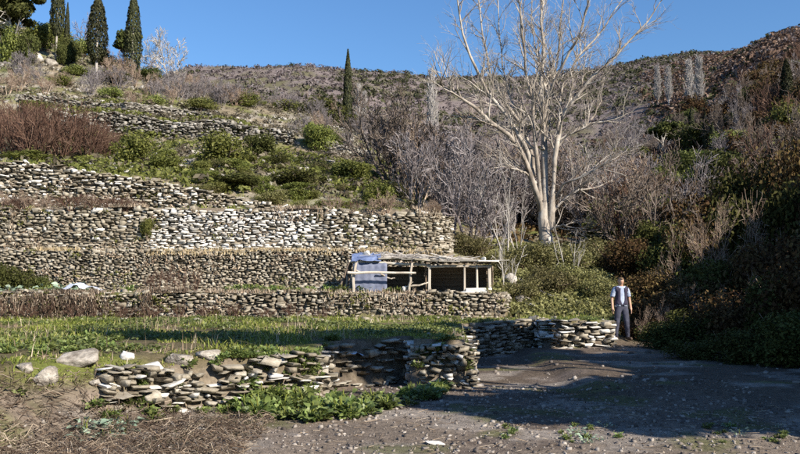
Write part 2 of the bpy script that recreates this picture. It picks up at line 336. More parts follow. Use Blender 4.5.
def leafquads(C, N, size, asp=0.5, r=rng, tdir=None, fold=0.25):
    n = len(C); N = unit(N)
    t = r.normal(size=(n, 3)) if tdir is None else tdir + 0.35 * r.normal(size=(n, 3))
    t = unit(t - (t * N).sum(1, keepdims=True) * N); bvec = np.cross(N, t)
    s = np.broadcast_to(np.asarray(size, float), (n,))[:, None]
    V = np.stack([C - t * s, C + bvec * s * asp + N * s * fold, C + t * s, C - bvec * s * asp + N * s * fold], 1)
    return V.reshape(-1, 3), np.arange(4 * n).reshape(n, 4)
def blades(B, H, W, lean, r=rng):
    n = len(B); a = r.random(n) * 2 * np.pi; d = np.stack([np.cos(a), np.sin(a), 0 * a], 1)
    l = r.random(n)[:, None] * lean; b2 = r.random(n) * 2 * np.pi; e = np.stack([np.cos(b2), np.sin(b2), 0 * a], 1)
    H = np.broadcast_to(H, (n,))[:, None]; W = np.broadcast_to(W, (n,))[:, None]
    mid = B + np.array([0, 0, 0.55]) * H + e * l * H * 0.3; tip = B + np.array([0, 0, 1.0]) * H * (1 - 0.4 * l) + e * l * H
    V = np.stack([B - d * W, B + d * W, mid + d * W * 0.6, tip - d * W * 0.0 + 0.001, mid - d * W * 0.6], 1).reshape(-1, 3)
    i = np.arange(n)[:, None] * 5
    return V, np.concatenate([i + np.array([0, 1, 2, 4]), i + np.array([4, 2, 3, 3])], 0)
def blob_leaves(seed, n, lumps, shape, size, asp=0.55, lump_r=0.36, up=0.0, zlo=0.05):
    """foliage filling lumps spread through a unit crown: radius ~1, height 0..shape"""
    r = np.random.default_rng(seed)
    c = unit(r.normal(size=(lumps, 3))) * (r.random((lumps, 1)) ** 0.45) * np.array([0.74, 0.74, 0.5 * shape * 0.8])
    c[:, 2] += 0.5 * shape
    c[:, 2] = np.maximum(c[:, 2], zlo * shape + 0.15)
    lr = lump_r * (0.6 + 0.8 * r.random(lumps)); k = r.integers(0, lumps, n)
    d = unit(r.normal(size=(n, 3))); rad = r.random(n) ** 0.33
    C = c[k] + d * (lr[k] * rad)[:, None] * np.array([1, 1, 0.8]); C[:, 2] = np.maximum(C[:, 2], 0.01)
    N = d + 0.7 * r.normal(size=(n, 3)) + np.array([0, 0, up])
    return leafquads(C, N, size * (0.6 + 0.8 * r.random(n)), asp, r)
def grow(seed, stems, levels, spread0=0.9, K=5, up=0.25, wob=0.16):
    """levels: list of (children per branch, length factor, radius factor, angle). stems: list of (pos, dir, length, radius). returns per-level (P, R)"""
    r = np.random.default_rng(seed); out = []
    cur = [(np.array(p, float), unit(np.array(d, float)), L, ra) for p, d, L, ra in stems]
    for li in range(len(levels) + 1):
        P = np.zeros((len(cur), K, 3)); R = np.zeros((len(cur), K)); D = np.zeros((len(cur), K, 3))
        for i, (p, d, L, ra) in enumerate(cur):
            q = p.copy(); dd = d.copy()
            for k in range(K):
                P[i, k] = q; D[i, k] = dd
                R[i, k] = ra * (1 - 0.72 * k / (K - 1))
                dd = unit(dd + wob * r.normal(size=3) + np.array([0, 0, up * 0.22])); q = q + dd * L / (K - 1)
        out.append((P, R))
        if li == len(levels): break
        nch, lf, rf, ang = levels[li]; nxt = []
        for i, (p, d, L, ra) in enumerate(cur):
            for c in range(nch):
                t = 0.25 + 0.75 * (c + r.random()) / nch; t = min(t, 0.99); f = t * (K - 1); k0 = int(f); ff = f - k0
                pos = P[i, k0] * (1 - ff) + P[i, k0 + 1] * ff
                ax = unit(np.cross(D[i, k0], r.normal(size=3))); a = ang * (0.6 + 0.7 * r.random())
                nd_ = unit(D[i, k0] * math.cos(a) + ax * math.sin(a))
                nxt.append((pos, nd_, L * lf * (0.6 + 0.7 * r.random()) * (1.15 - 0.45 * t), ra * rf * (1 - 0.6 * t) + 0.0008))
        cur = nxt
    return out
def bare_mesh(seed, stems, levels, rmin, sides=(5, 4, 3, 3, 3), **kw):
    g = grow(seed, stems, levels, **kw); a = []
    for i, (P, R) in enumerate(g): a.append(tubes(P, np.maximum(R, rmin), sides[min(i, len(sides) - 1)]))
    return a

# ------------------------------------------------------------------ dry-stone walls
def poly_pt(pts, s):
    pts = np.array(pts, float); seg = np.linalg.norm(np.diff(pts, axis=0), axis=1); cs = np.concatenate([[0], np.cumsum(seg)])
    s = min(max(s, 0), cs[-1] - 1e-6); i = int(np.searchsorted(cs, s, side='right') - 1); f = (s - cs[i]) / seg[i]
    p = pts[i] * (1 - f) + pts[i + 1] * f; t = (pts[i + 1] - pts[i]) / seg[i]
    return p, math.atan2(t[1], t[0])
def stone_wall(pts, zb, zt, label, wr, hr, mat='stone', white=None, rough=0.04, depth=0.3, nmax=300, tilt=0.07, drop=0.0, seed=1, minpx=4.0, capw=1.3, lean=0.0, group='dry stone terrace walls', name='stone_wall'):
    r = np.random.default_rng(seed); P = np.array(pts, float); L = np.linalg.norm(np.diff(P, axis=0), axis=1).sum()
    zbf = zb if callable(zb) else (lambda x, s: zb); ztf = zt if callable(zt) else (lambda x, s: zt)
    recs = []; q = 0.0
    v = 0.0
    while v < 4.0:
        h = hr[0] + (hr[1] - hr[0]) * r.random(); s = -0.2 * r.random(); any_ = False
        while s < L:
            w = (wr[0] + (wr[1] - wr[0]) * r.random() ** 1.4); hh = h * (0.75 + 0.5 * r.random())
            p, yaw = poly_pt(pts, s + w / 2); b0 = zbf(p[0], s); t0 = ztf(p[0], s) - 0.5 * h * r.random()
            z = b0 - 0.08 + v + h / 2 + 0.02 * math.sin(s * 1.3 + seed)
            iswhite = white is not None and white(p[0], z, r)
            if iswhite: w *= 1.15
            if z < t0:
                any_ = True
                if r.random() < 0.10: hh *= 1.8; w = max(w, 1.2 * hh)
                elif r.random() < 0.2: hh *= 0.6
                if r.random() > (drop(p[0]) if callable(drop) else drop):
                    top = z + h > t0
                    dz = r.normal(0, 0.16) * h; off = r.normal(0, rough) - lean * v
                    nrm = np.array([math.sin(yaw), -math.cos(yaw)])
                    pos = np.array([p[0] + nrm[0] * (off - 0.02), p[1] + nrm[1] * (off - 0.02), z + dz])
                    ww = w * (capw if top and r.random() < 0.4 else 1.0) * 1.06
                    recs.append((pos, np.array([ww, depth * (0.8 + 0.4 * r.random()), hh * 1.16]), (r.normal(0, 0.06), r.normal(0, tilt), yaw + r.normal(0, 0.08)), int(r.integers(0, len(SP))), iswhite))
            s += w + 0.012
        v += h * 0.97
        if not any_ and v > 0.4: break
    base = np.array([P[:, 0].mean(), P[:, 1].mean(), min(q_[0][2] for q_ in recs)])
    root = tag(empty(name, base), label, 'wall', group)
    order = sorted(range(len(recs)), key=lambda i: -recs[i][1][0] * recs[i][1][2] / recs[i][0][1] ** 2)
    parts = [i for i in order if recs[i][1][0] * F / recs[i][0][1] >= minpx and abs(recs[i][0][0]) < 0.54 * recs[i][0][1] + 0.3][:nmax]; ps = set(parts)
    for i in parts:
        p, s_, e, k, wh = recs[i]
        link('stone', stone_mesh(k, M['white_stone'] if wh else M[mat]), root, p - base, e, s_)
    for wh in (False, True):
        rest = [(recs[i][0] - base, *recs[i][1:4]) for i in range(len(recs)) if i not in ps and recs[i][4] == wh]
        if rest:
            V, Fc = join_stones(rest); o = link('stone_fill', mesh_np('stone_fill', V, Fc, M['white_stone'] if wh else M[mat]), root); o['kind'] = 'stuff'
    return root

wl_pts = lambda fx, fy, x0, x1, n=14: [(x, float(np.interp(x, fx, fy))) for x in np.linspace(x0, x1, n)]
# second terrace wall, running to the shelter
stone_wall(wl_pts(F2X, F2Y, -12.5, 2.95) + [(3.1, 23.2)], T1 - 0.05, lambda x, s: T2 + 0.04 + 0.05 * math.sin(x * 1.7), 'low rough overgrown stone wall running under the timber shelter', (0.09, 0.30), (0.038, 0.085), rough=0.025, tilt=0.10, seed=2)
stone_wall(wl_pts(F3X, F3Y, -14.5, 1.5), T2 - 0.03, lambda x, s: T3 + 0.03, 'grey stone wall of small stones behind the shelter and vegetable bed', (0.08, 0.24), (0.035, 0.07), rough=0.018, tilt=0.09, seed=3)
def whitef(x, z, r):
    c = (z - T3) / (T4 - T3)
    return (-9.0 + 0.5 * (z - 3) < x < -2.6 - 0.8 * abs(z - 3.7) and r.random() < 0.86 and c < 0.92) or (-2.6 <= x < -0.8 and r.random() < 0.35) or r.random() < 0.05
def w4top(x, s): return T4 - 0.02 - (0.12 if x > -2 else 0) + 0.06 * math.sin(2.1 * x)
stone_wall(wl_pts(F4X, F4Y, -15.5, 1.2, 16) + [(1.6, 28.7), (1.9, 29.3), (1.85, 31)], T3 - 0.03, w4top, 'tall stone wall with a broad patch of clean white stones', (0.10, 0.36), (0.045, 0.105), white=whitef, rough=0.025, tilt=0.07, seed=4)
stone_wall(wl_pts(F5X, F5Y, -17, -4.3), T4 - 0.03, lambda x, s: T4 + float(t5h(x)) + 0.05, 'crumbling pale stone wall, topmost of the left terraces and tapering right', (0.12, 0.38), (0.045, 0.105), rough=0.045, drop=0.06, tilt=0.14, seed=5, lean=0.0, depth=0.4, white=lambda x, z, r: r.random() < 0.25)
# front terrace: tumbled wall, recess, jutting block, recess, far block
stone_wall([(-3.6, 9.7), (-2.7, 10.66), (-1.9, 11.2), (-1.2, 11.65), (-1.1, 12.5)], 0.0, lambda x, s: 0.68 + 0.08 * math.sin(3 * x), 'tumbled low wall of flat slabs overgrown with green weeds', (0.07, 0.28), (0.035, 0.085), rough=0.04, drop=lambda x: 0.12 if x < -2.1 else 0.45, tilt=0.12, seed=6, depth=0.40, lean=0.12, white=lambda x, z, r: r.random() < 0.2)
stone_wall([(-1.15, 12.9), (0.2, 14.27)], 0.0, 0.8, 'shaded stone wall set back beside the weedy slabs', (0.09, 0.28), (0.035, 0.08), rough=0.03, drop=0.7, tilt=0.12, seed=7)
stone_wall([(0.24, 13.9), (0.27, 13.34), (0.75, 13.3), (1.2, 13.5), (1.28, 14.4), (1.3, 15.5)], 0.05, 0.74, 'jutting sunlit block of stone wall topped with grass', (0.07, 0.24), (0.035, 0.085), rough=0.03, tilt=0.14, drop=0.28, seed=8, white=lambda x, z, r: r.random() < 0.35)
stone_wall([(1.5, 18.6), (3.6, 20.95)], 0.0, 0.8, 'shaded stone wall in the deep recess between two sunlit ends', (0.12, 0.36), (0.05, 0.10), rough=0.04, seed=9)
stone_wall([(3.63, 21.0), (3.65, 20.0), (4.6, 20.1), (5.45, 20.3), (5.5, 21.5)], 0.0, 0.84, 'sunlit wall end of pale stones beside the standing person', (0.12, 0.36), (0.05, 0.12), rough=0.045, tilt=0.12, drop=0.08, seed=10, white=lambda x, z, r: r.random() < 0.45)
# scree wall high on the slope
def hill_wall(u0, u1, ya, yb, label, seed, h, mat='rubble', n=8):
    pts = []
    for k in range(n):
        f = k / (n - 1); p = hit(u0 + (u1 - u0) * f, ya + (yb - ya) * f, 36); pts.append((p[0], p[1]))
    zb = [tz(*p) for p in pts]; xs = [p[0] for p in pts]
    if xs[0] > xs[-1]: xs, zb = xs[::-1], zb[::-1]
    bf = lambda x, s: float(np.interp(x, xs, zb)) - 0.1
    return stone_wall(pts, bf, lambda x, s: bf(x, s) + h * (0.85 + 0.15 * math.sin(x * 0.9)), label, (0.14, 0.5), (0.06, 0.14), mat=mat, rough=0.10, tilt=0.16, drop=0.10, seed=seed, depth=0.7, minpx=6.5, lean=0.35, nmax=120)
hill_wall(58, 292, 128, 144, 'long grey scree wall crossing the slope above the round bushes', 11, 1.5, n=12)
hill_wall(20, 210, 103, 119, 'upper grey rubble wall below the row of cypresses', 12, 0.8)
hill_wall(330, 372, 155, 160, 'short stone wall among green bushes right of the slope', 13, 1.0, n=4)
hill_wall(628, 700, 236, 238, 'mossy terrace wall on the shaded slope right of the bare tree', 14, 0.9, 'stone', n=4)
# ------------------------------------------------------------------ loose rocks
def boulder_mesh(seed, mat, sub=3, flat=0.0):
    r = np.random.default_rng(seed); bm = bmesh.new(); bmesh.ops.create_icosphere(bm, subdivisions=sub, radius=0.5)
    ph = r.random(9) * 6.28
    planes = unit(r.normal(size=(13, 3))); dd = 0.20 + 0.18 * r.random(13)
    for v in bm.verts:
        c = np.array(v.co)
        for n_, d_ in zip(planes, dd):
            e = c @ n_ - d_
            if e > 0: c = c - n_ * e * 0.97
        c = c * (1 + 0.03 * math.sin(9 * c[0] + ph[0]) + 0.03 * math.sin(17 * c[1] + ph[1]) + 0.03 * math.sin(23 * c[2] + ph[2]))
        v.co = c
    V = np.array([v.co[:] for v in bm.verts]); Fc = np.array([[v.index for v in f.verts] for f in bm.faces]); bm.free()
    V /= np.abs(V).max(0) * 2
    return mesh_np('rock', V, Fc, mat)
def rock(px, py, wpx, hpx, label, mat='boulder', depth=1.0, tilt=(0, 0), seed=0, D=None, sink=0.36, group=None):
    p = hit(px, py + hpx * 0.5) if D is None else at(px, py + hpx * 0.5, D)
    k = p[1] / F; w, h = wpx * k, hpx * k
    g = tz(p[0], p[1] + 0.12)
    o = link('rock', boulder_mesh(seed + 900, M[mat]), None, (p[0], p[1] + 0.15, g + h * (0.5 - sink)), (tilt[0], tilt[1], 0.3 * math.sin(seed)), (w, w * depth, h * 1.25))
    return tag(o, label, 'rock', group)
rock(72, 360, 42, 17, 'large grey lichen rock on the brushy bank at left', depth=0.8, tilt=(0.15, -0.12), seed=1)
rock(124, 358, 20, 9, 'small white rock right of the large grey one on the bank', 'whiteslab', seed=2)
rock(151, 368, 30, 11, 'flat white slab lying on the end of the tumbled wall', 'whiteslab', depth=0.7, tilt=(0.1, 0.0), seed=3)
rock(112, 386, 34, 11, 'pointed flat pale slab jutting from the brushy bank', 'boulder', depth=0.8, tilt=(0.1, 0.16), seed=4)
rock(38, 379, 26, 20, 'angular pinkish grey rock in dry twigs at the left edge', 'boulder', seed=5)
rock(18, 372, 18, 12, 'small grey rock nearest the left edge of the bank', 'boulder', seed=6)
rock(175, 378, 30, 15, 'broad pale block on top of the tumbled slabs', 'boulder', depth=0.7, seed=7)
rock(271, 386, 17, 11, 'pale rock sticking out of the weeds in the slab wall', 'boulder', seed=8)
rock(256, 368, 13, 8, 'small pale rock high in the weedy slab wall', 'boulder', seed=9)
rock(198, 430, 13, 9, 'fist sized pinkish stone on the gravel below the slabs', 'boulder', seed=10)
rock(141, 437, 16, 9, 'grey stone beside the grey green thistle', 'boulder', seed=11)
rock(436, 446, 22, 4, 'thin white flat stone on the gravel track', 'whiteslab', depth=0.4, seed=12)
rock(205, 362, 26, 12, 'tan block on the crest of the tumbled wall', 'boulder', depth=0.8, seed=13)
rock(90, 400, 14, 8, 'small brown stone half buried in dry twigs', 'boulder', seed=14)
rock(23, 205, 9, 6, 'white stone perched on the wall top at the far left', 'whiteslab', D=28.0, seed=15)
rock(34, 48, 24, 14, 'pale outcrop rock under the left cypresses', 'boulder', D=hit(34, 62, 36)[1], seed=16, sink=0.35)
rock(50, 60, 14, 9, 'small pale outcrop right of the outcrop under the cypresses', 'boulder', D=hit(50, 66, 36)[1], seed=17, sink=0.35)

# gravel and loose stones (uncountable)
def pebbles(name, n, region, smin, smax, mat, label, seed, pexp=2.2, cond=None):
    r = np.random.default_rng(seed); xs = []; x0, x1, y0, y1 = region
    while len(xs) < n:
        y = y0 + (y1 - y0) * r.random() ** 1.3; x = x0 + (x1 - x0) * r.random()
        if cond is None or cond(x, y): xs.append((x, y))
    xy = np.array(xs); z = terr(xy[:, 0], xy[:, 1]); s = smin + (smax - smin) * r.random(n) ** pexp * (0.6 + 0.4 * (xy[:, 1] / y1))
    B8 = np.array([[-1, -1, -1], [1, -1, -1], [1, 1, -1], [-1, 1, -1], [-1, -1, 1], [1, -1, 1], [1, 1, 1], [-1, 1, 1]]) * 0.5
    V = np.tile(B8, (n, 1, 1)); V[:, 4:, :2] *= 0.45 + 0.4 * r.random((n, 1, 1)); V = V + r.normal(0, 0.13, V.shape)
    V = V * (s[:, None, None] * np.stack([0.8 + 0.5 * r.random(n), 0.5 + 0.5 * r.random(n), 0.35 + 0.4 * r.random(n)], 1)[:, None, :])
    a = r.random(n) * 6.28; c, d = np.cos(a)[:, None], np.sin(a)[:, None]
    V = np.stack([V[..., 0] * c - V[..., 1] * d, V[..., 0] * d + V[..., 1] * c, V[..., 2]], -1) + np.concatenate([xy, (z + 0.1 * s)[:, None]], 1)[:, None, :]
    F6 = np.array([[0, 3, 2, 1], [4, 5, 6, 7], [0, 1, 5, 4], [1, 2, 6, 5], [2, 3, 7, 6], [3, 0, 4, 7]])
    o = link(name, mesh_np(name, V.reshape(-1, 3), (np.arange(n)[:, None, None] * 8 + F6).reshape(-1, 4), M[mat])); return tag(o, label, 'gravel', None, 'stuff')
pebbles('gravel', 12500, (-4.5, 5.6, 7.0, 13.5), 0.009, 0.075, 'pebble', 'loose brown gravel scattered over the foreground track', 41, 6.0, lambda x, y: abs(x) < 0.56 * y and y < float(np.interp(x, F1X, F1Y)) - 0.1)
pebbles('scattered_stones', 420, (-3.0, 9, 13.0, 24.0), 0.03, 0.14, 'pebble', 'stones scattered on the shaded path to the person', 42, 3, lambda x, y: x > 0 and abs(x) < 0.56 * y)
pebbles('fallen_stones', 700, (-17, 5, 20.3, 31.5), 0.06, 0.22, 'stone', 'fallen stones along the terrace ledges', 43, 2.5, lambda x, y: x < 3)
pebbles('scree', 3400, (-50, 0, 34, 95), 0.10, 0.5, 'rubble', 'grey scree scattered over the upper left slope', 44, 2.6, lambda x, y: -0.56 * y < x < -0.06 * y and fbm(np.array(x * 0.12), np.array(y * 0.12), 77) > 0.46)

# ------------------------------------------------------------------ grass and ground cover (uncountable)
def scatter(n, x0, x1, y0, y1, cond, seed, pexp=1.0):
    r = np.random.default_rng(seed); m = n * 4
    x = x0 + (x1 - x0) * r.random(m); y = y0 + (y1 - y0) * r.random(m) ** pexp
    ok = cond(x, y) & (np.abs(x) < 0.57 * y + 0.6); x, y = x[ok][:n], y[ok][:n]
    return np.stack([x, y, terr(x, y)], 1), r
def stuff(name, VF, mat, label, cat_='grass'):
    return tag(link(name, mesh_np(name, VF[0], VF[1], M[mat])), label, cat_, None, 'stuff')
f1 = lambda x: np.interp(x, F1X, F1Y)
f2 = lambda x: np.interp(x, F2X, F2Y)
B, r = scatter(36000, -12, 5.4, 8.2, 22.4, lambda x, y: (y > f1(x) + 0.1) & (y < f2(x) - 0.15) & (fbm(x * 0.9, y * 0.9, 51) > 0.44), 51)
stuff('grass', blades(B, (0.02 + 0.13 * r.random(len(B)) ** 2) * (0.25 + 1.9 * vnoise(B[:, 0] * 1.8, B[:, 1] * 1.8, 4) ** 1.6), 0.006 + 0.006 * r.random(len(B)), 1.8, r), 'grass', 'short green grass covering the lowest terrace')
B, r = scatter(3800, -12, 5.4, 8.2, 22.4, lambda x, y: (y > f1(x) + 0.1) & (y < f2(x) - 0.1) & (fbm(x * 0.7, y * 0.7, 52) > 0.50), 52)
k = 8; C = np.repeat(B, k, 0) + r.normal(0, 1, (len(B) * k, 3)) * np.array([0.07, 0.07, 0.02]) + np.array([0, 0, 0.04])
stuff('clover', leafquads(C, r.normal(0, 0.5, C.shape) + np.array([0, 0, 1]), 0.018 + 0.03 * r.random(len(C)), 0.6, r), 'broad', 'low leafy weeds among the terrace grass', 'weeds')
B, r = scatter(3500, -12, 5.4, 8.2, 22.4, lambda x, y: (y > f1(x) + 0.1) & (y < f2(x) + 0.1) & ((fbm(x * 0.8, y * 0.8, 53) > 0.55) | (np.abs(y - f2(x)) < 0.5)), 53)
stuff('dry_grass', blades(B, 0.06 + 0.26 * r.random(len(B)) ** 3, 0.004 + 0.003 * r.random(len(B)), 0.7, r), 'straw', 'dry straw stalks standing in the terrace grass')
# yellow dry grass along the ledges and hanging brown growth on walls
def ledge(fx, fy, x0, x1, n, zt, seed, hang, mat, label, name):
    r = np.random.default_rng(seed); x = x0 + (x1 - x0) * r.random(n); keep = fbm(x * 0.9, x * 0 + seed, seed) > 0.42; x = x[keep]
    y = np.interp(x, fx, fy) + r.normal(0.05, 0.10, len(x)); z = terr(x, np.interp(x, fx, fy) + 0.4) - hang * r.random(len(x)) ** 2 * (fbm(x * 0.8, x * 0, seed + 5) > 0.5)
    y = y - 0.22 * (z < zt - 0.1)
    B = np.stack([x, y, z], 1)
    stuff(name, blades(B, 0.05 + 0.16 * r.random(len(B)), 0.006 + 0.006 * r.random(len(B)), 1.3, r), mat, label)
ledge(F3X, F3Y, -14, 1.4, 6000, T3, 61, 0.15, 'dryyellow', 'yellow dry grass along the ledge under the white stones', 'ledge_grass')
ledge(F4X, F4Y, -15.5, -9, 9000, T4, 62, 0.9, 'straw', 'brown dead growth hanging over the left end of the tall wall', 'hanging_growth')
ledge(F4X, F4Y, -4.5, 1.5, 3000, T4, 63, 0.5, 'straw', 'brown dead growth on the right end of the tall wall', 'hanging_growth')
ledge(F2X, F2Y, -11.5, -3.6, 16000, T2, 65, 0.75, 'litter', 'brown dead growth hanging over the left of the low rough wall', 'hanging_growth')
ledge(F2X, F2Y, -11.5, 3, 4000, T2, 64, 0.5, 'straw', 'dry weeds over the edge of the low rough wall', 'ledge_grass')
B, r = scatter(9000, -17, 2, 28.0, 33.5, lambda x, y: (y > np.interp(x, F4X, F4Y) + 0.2) & (x < 1.5) & (fbm(x * 0.6, y * 0.6, 54) > 0.44), 54)
stuff('grass', blades(B, 0.06 + 0.22 * r.random(len(B)) ** 2, 0.009 + 0.008 * r.random(len(B)), 0.9, r), 'grass', 'green grass on the ledge above the tall white stone wall')
def wall_weeds(name, walls, n, mat, seed, label, size):
    r = np.random.default_rng(seed); C = []
    for fx, fy, xa, xb, z0, z1 in walls:
        m_ = int(n * (xb - xa) / 14); x = xa + (xb - xa) * r.random(m_); z = z0 + (z1 - z0) * r.random(m_); ok = fbm(x * 0.8, z * 1.6, seed) > 0.5; x, z = x[ok], z[ok]
        c = np.stack([x, np.interp(x, fx, fy) - 0.16, z], 1); C.append(np.repeat(c, 9, 0) + r.normal(0, 1, (len(c) * 9, 3)) * np.array([0.06, 0.03, 0.05]))
    C = np.concatenate(C); stuff(name, leafquads(C, r.normal(0, 0.6, C.shape) + np.array([0.2, -0.6, 0.5]), size * (0.5 + r.random(len(C))), 0.4, r), mat, label, 'weeds')
WALLS = [(F2X, F2Y, -12, 2.9, T1, T2), (F3X, F3Y, -14, 1.4, T2, T3), (F4X, F4Y, -15, 1.2, T3, T4), (F5X, F5Y, -16.5, -7, T4, T4 + 1.4)]
wall_weeds('wall_weeds', WALLS, 330, 'straw', 45, 'dry tufts rooted in the joints of the terrace walls', 0.04)
wall_weeds('wall_weeds', WALLS, 180, 'bush', 46, 'green tufts rooted in the joints of the terrace walls', 0.045)
def clumps(n, x0, x1, y0, y1, cond, seed, rad, k, ls, flat=0.6, pexp=1.0):
    B, r = scatter(n, x0, x1, y0, y1, cond, seed, pexp); s = rad[0] + (rad[1] - rad[0]) * r.random(len(B)) ** 1.5
    s = np.repeat(s, k); d = unit(r.normal(size=(len(B) * k, 3))); d[:, 2] = np.abs(d[:, 2]) * flat
    C = np.repeat(B, k, 0) + d * s[:, None] * (r.random((len(B) * k, 1)) ** 0.4)
    return leafquads(C, d + 0.6 * r.normal(size=d.shape) + np.array([0, 0, 0.3]), s * ls * (0.5 + r.random(len(s))), 0.5, r)
up = lambda x, y: 400 + 778 * x / y
stuff('ground_cover', clumps(4600, -24, 6, 32.5, 66, lambda x, y: (up(x, y) > 30) & (up(x, y) < 440) & (fbm(x * 0.22, y * 0.22, 55) > 0.41), 55, (0.12, 0.55), 22, 0.24), 'bush', 'low green ground cover on the slope over the terraces', 'ground cover')
stuff('heath', clumps(4600, -62, 12, 33, 112, lambda x, y: (up(x, y) < 450), 56, (0.2, 0.75), 24, 0.2), 'heath', 'low brown heath covering the upper left slope', 'heath')
stuff('thicket_litter', clumps(2600, 1.5, 70, 23, 120, lambda x, y: (up(x, y) > 430) & (x > 2.2) & ((up(x, y) > 640) | (y > 36)), 57, (0.25, 0.9), 24, 0.16, pexp=1.6), 'reddark', 'low russet undergrowth on the valley floor', 'undergrowth')
stuff('bramble', clumps(1900, 2.2, 8.6, 22.6, 36, lambda x, y: (up(x, y) > 488) & (up(x, y) < 625), 58, (0.2, 0.5), 34, 0.15), 'bramble', 'tangle of bramble leaves on the bank right of the shelter', 'bramble')
hill = lambda x, y: (y > 105) & (np.abs(x) < 0.6 * y)
stuff('far_scrub', clumps(11500, -330, 330, 105, 560, hill, 71, (0.7, 2.2), 13, 0.34, 0.8, 1.35), 'farscrub', 'grey purple scrub covering the far hills', 'scrub')
stuff('far_russet_scrub', clumps(2600, 20, 330, 110, 420, lambda x, y: hill(x, y) & (up(x, y) > 625 + 60 * fbm(x * 0.05, y * 0.05, 3)), 73, (0.9, 2.8), 22, 0.28, 0.9, 1.3), 'farrusset', 'russet scrub over the upper right hillside', 'scrub')
stuff('far_bushes', clumps(3200, -330, 330, 120, 560, lambda x, y: hill(x, y) & (fbm(x * 0.02, y * 0.02, 72) > 0.46), 72, (1.0, 3.0), 22, 0.28, 0.9, 1.35), 'fargreen', 'dark green bushes merging over the far hills', 'scrub')
# dry twig pile on the bank, bottom left
r = np.random.default_rng(81); n = 9500
x = -5.2 + 3.6 * r.random(n) ** 1.1; y = 6.9 + 3.2 * r.random(n); ok = (y < f1(x) + 0.35) & (y > 6.6); x, y = x[ok], y[ok]
n = len(x); z = terr(x, y); a = r.random(n) * 6.28; L = 0.02 + 0.17 * r.random(n) ** 2.4; e = r.normal(0, 0.4, n)
d = np.stack([np.cos(a) * np.cos(e), np.sin(a) * np.cos(e), np.sin(e)], 1)
c = np.stack([x, y, z + 0.01 + 0.14 * r.random(n) ** 2], 1); bend = r.normal(0, 0.11, (n, 3)) * L[:, None] * 3
P = np.stack([c - d * L[:, None], c + bend, c + d * L[:, None]], 1); R = (0.002 + 0.006 * r.random(n) ** 3)[:, None] * np.array([1, 0.9, 0.5])
stuff('dry_twigs', tubes(P, R, 3), 'litter', 'heap of dry broken twigs and straw on the left bank', 'twigs')
n = 900; x = -4.6 + 10 * r.random(n); y = 7 + 4.5 * r.random(n); z = terr(x, y); a = r.random(n) * 6.28; L = 0.03 + 0.1 * r.random(n) ** 2
d = np.stack([np.cos(a), np.sin(a), r.normal(0, 0.1, n)], 1); c = np.stack([x, y, z + 0.012], 1)
stuff('straw_litter', tubes(np.stack([c - d * L[:, None], c + d * L[:, None]], 1), np.full((n, 2), 0.003), 3), 'straw', 'straw bits littering the gravel track', 'straw')

# ------------------------------------------------------------------ plant prototypes
def proto(parts): return parts            # list of (part name, mesh)
def bush_proto(seed, mat, shape=1.3, n=2400, size=0.075, lumps=26, stem='bark', **kw):
    V, Fc = blob_leaves(seed, n, lumps, shape, size, **kw)
    r = np.random.default_rng(seed)
    st = bare_mesh(seed, [((0.1 * r.normal(), 0.1 * r.normal(), -0.08), (r.normal() * 0.5, r.normal() * 0.5, 1), 0.75 * shape, 0.05) for _ in range(4)], [(4, 0.6, 0.6, 0.8)], 0.006, (5, 4), K=4)
    return [('stem', mesh_np('stem', *cat(st), M[stem])), ('foliage', mesh_np('foliage', V, Fc, M[mat]))]
def bare_proto(seed, mat, stems=5, lev=((6, 0.6, 0.5, 0.65), (6, 0.55, 0.6, 0.7), (6, 0.5, 0.7, 0.75)), spread=0.6, rmin=0.0042, r0=0.026, L=0.85, up=0.35, name2='twigs'):
    r = np.random.default_rng(seed); S = []
    for k in range(stems):
        a = 6.28 * (k + r.random()) / stems; S.append(((0.08 * math.cos(a), 0.08 * math.sin(a), -0.06), (spread * math.cos(a) * (0.5 + r.random()), spread * math.sin(a) * (0.5 + r.random()), 1), L * (0.75 + 0.4 * r.random()), r0))
    a = bare_mesh(seed, S, list(lev), rmin, (4, 3, 3, 3), K=4, up=up)
    return [('stem', mesh_np('stem', *a[0], M[mat])), (name2, mesh_np('twigs', *cat(a[1:]), M[mat]))]
def cypress_proto(seed, trunk=0.15, slim=1.0, n=4200, mat='cypress'):
    """height 1, max radius ~0.095*slim"""
    r = np.random.default_rng(seed); t = r.random(n) ** 0.85; ph = r.random(n) * 6.28
    z = trunk + (1 - trunk) * t
    prof = np.interp(t, [0, 0.06, 0.2, 0.4, 0.65, 0.85, 1], [0.35, 0.72, 0.98, 1.0, 0.8, 0.48, 0.04])
    lump = 0.85 + 0.3 * vnoise(ph * 2.2, z * 26, seed) + 0.16 * (r.random(n) - 0.5)
    rad = 0.098 * slim * prof * lump * (1 - 0.35 * r.random(n) ** 2)
    C = np.stack([rad * np.cos(ph), rad * np.sin(ph), z], 1); N = np.stack([np.cos(ph), np.sin(ph), 0.3 + 0 * ph], 1) + 0.45 * r.normal(size=(n, 3))
    V, Fc = leafquads(C, N, 0.016 * (0.6 + 0.8 * r.random(n)), 0.4, r, np.tile(np.array([[0, 0, 1.0]]), (n, 1)))
    tk = tubes(np.array([[[0, 0, -0.03], [0.003, 0, 0.3], [0, 0.002, 0.6], [0, 0, 0.93]]]), np.array([[0.017, 0.014, 0.009, 0.003]]), 7)
    return [('trunk', mesh_np('trunk', *tk, M['bark_grey'])), ('crown', mesh_np('crown', V, Fc, M[mat]))]
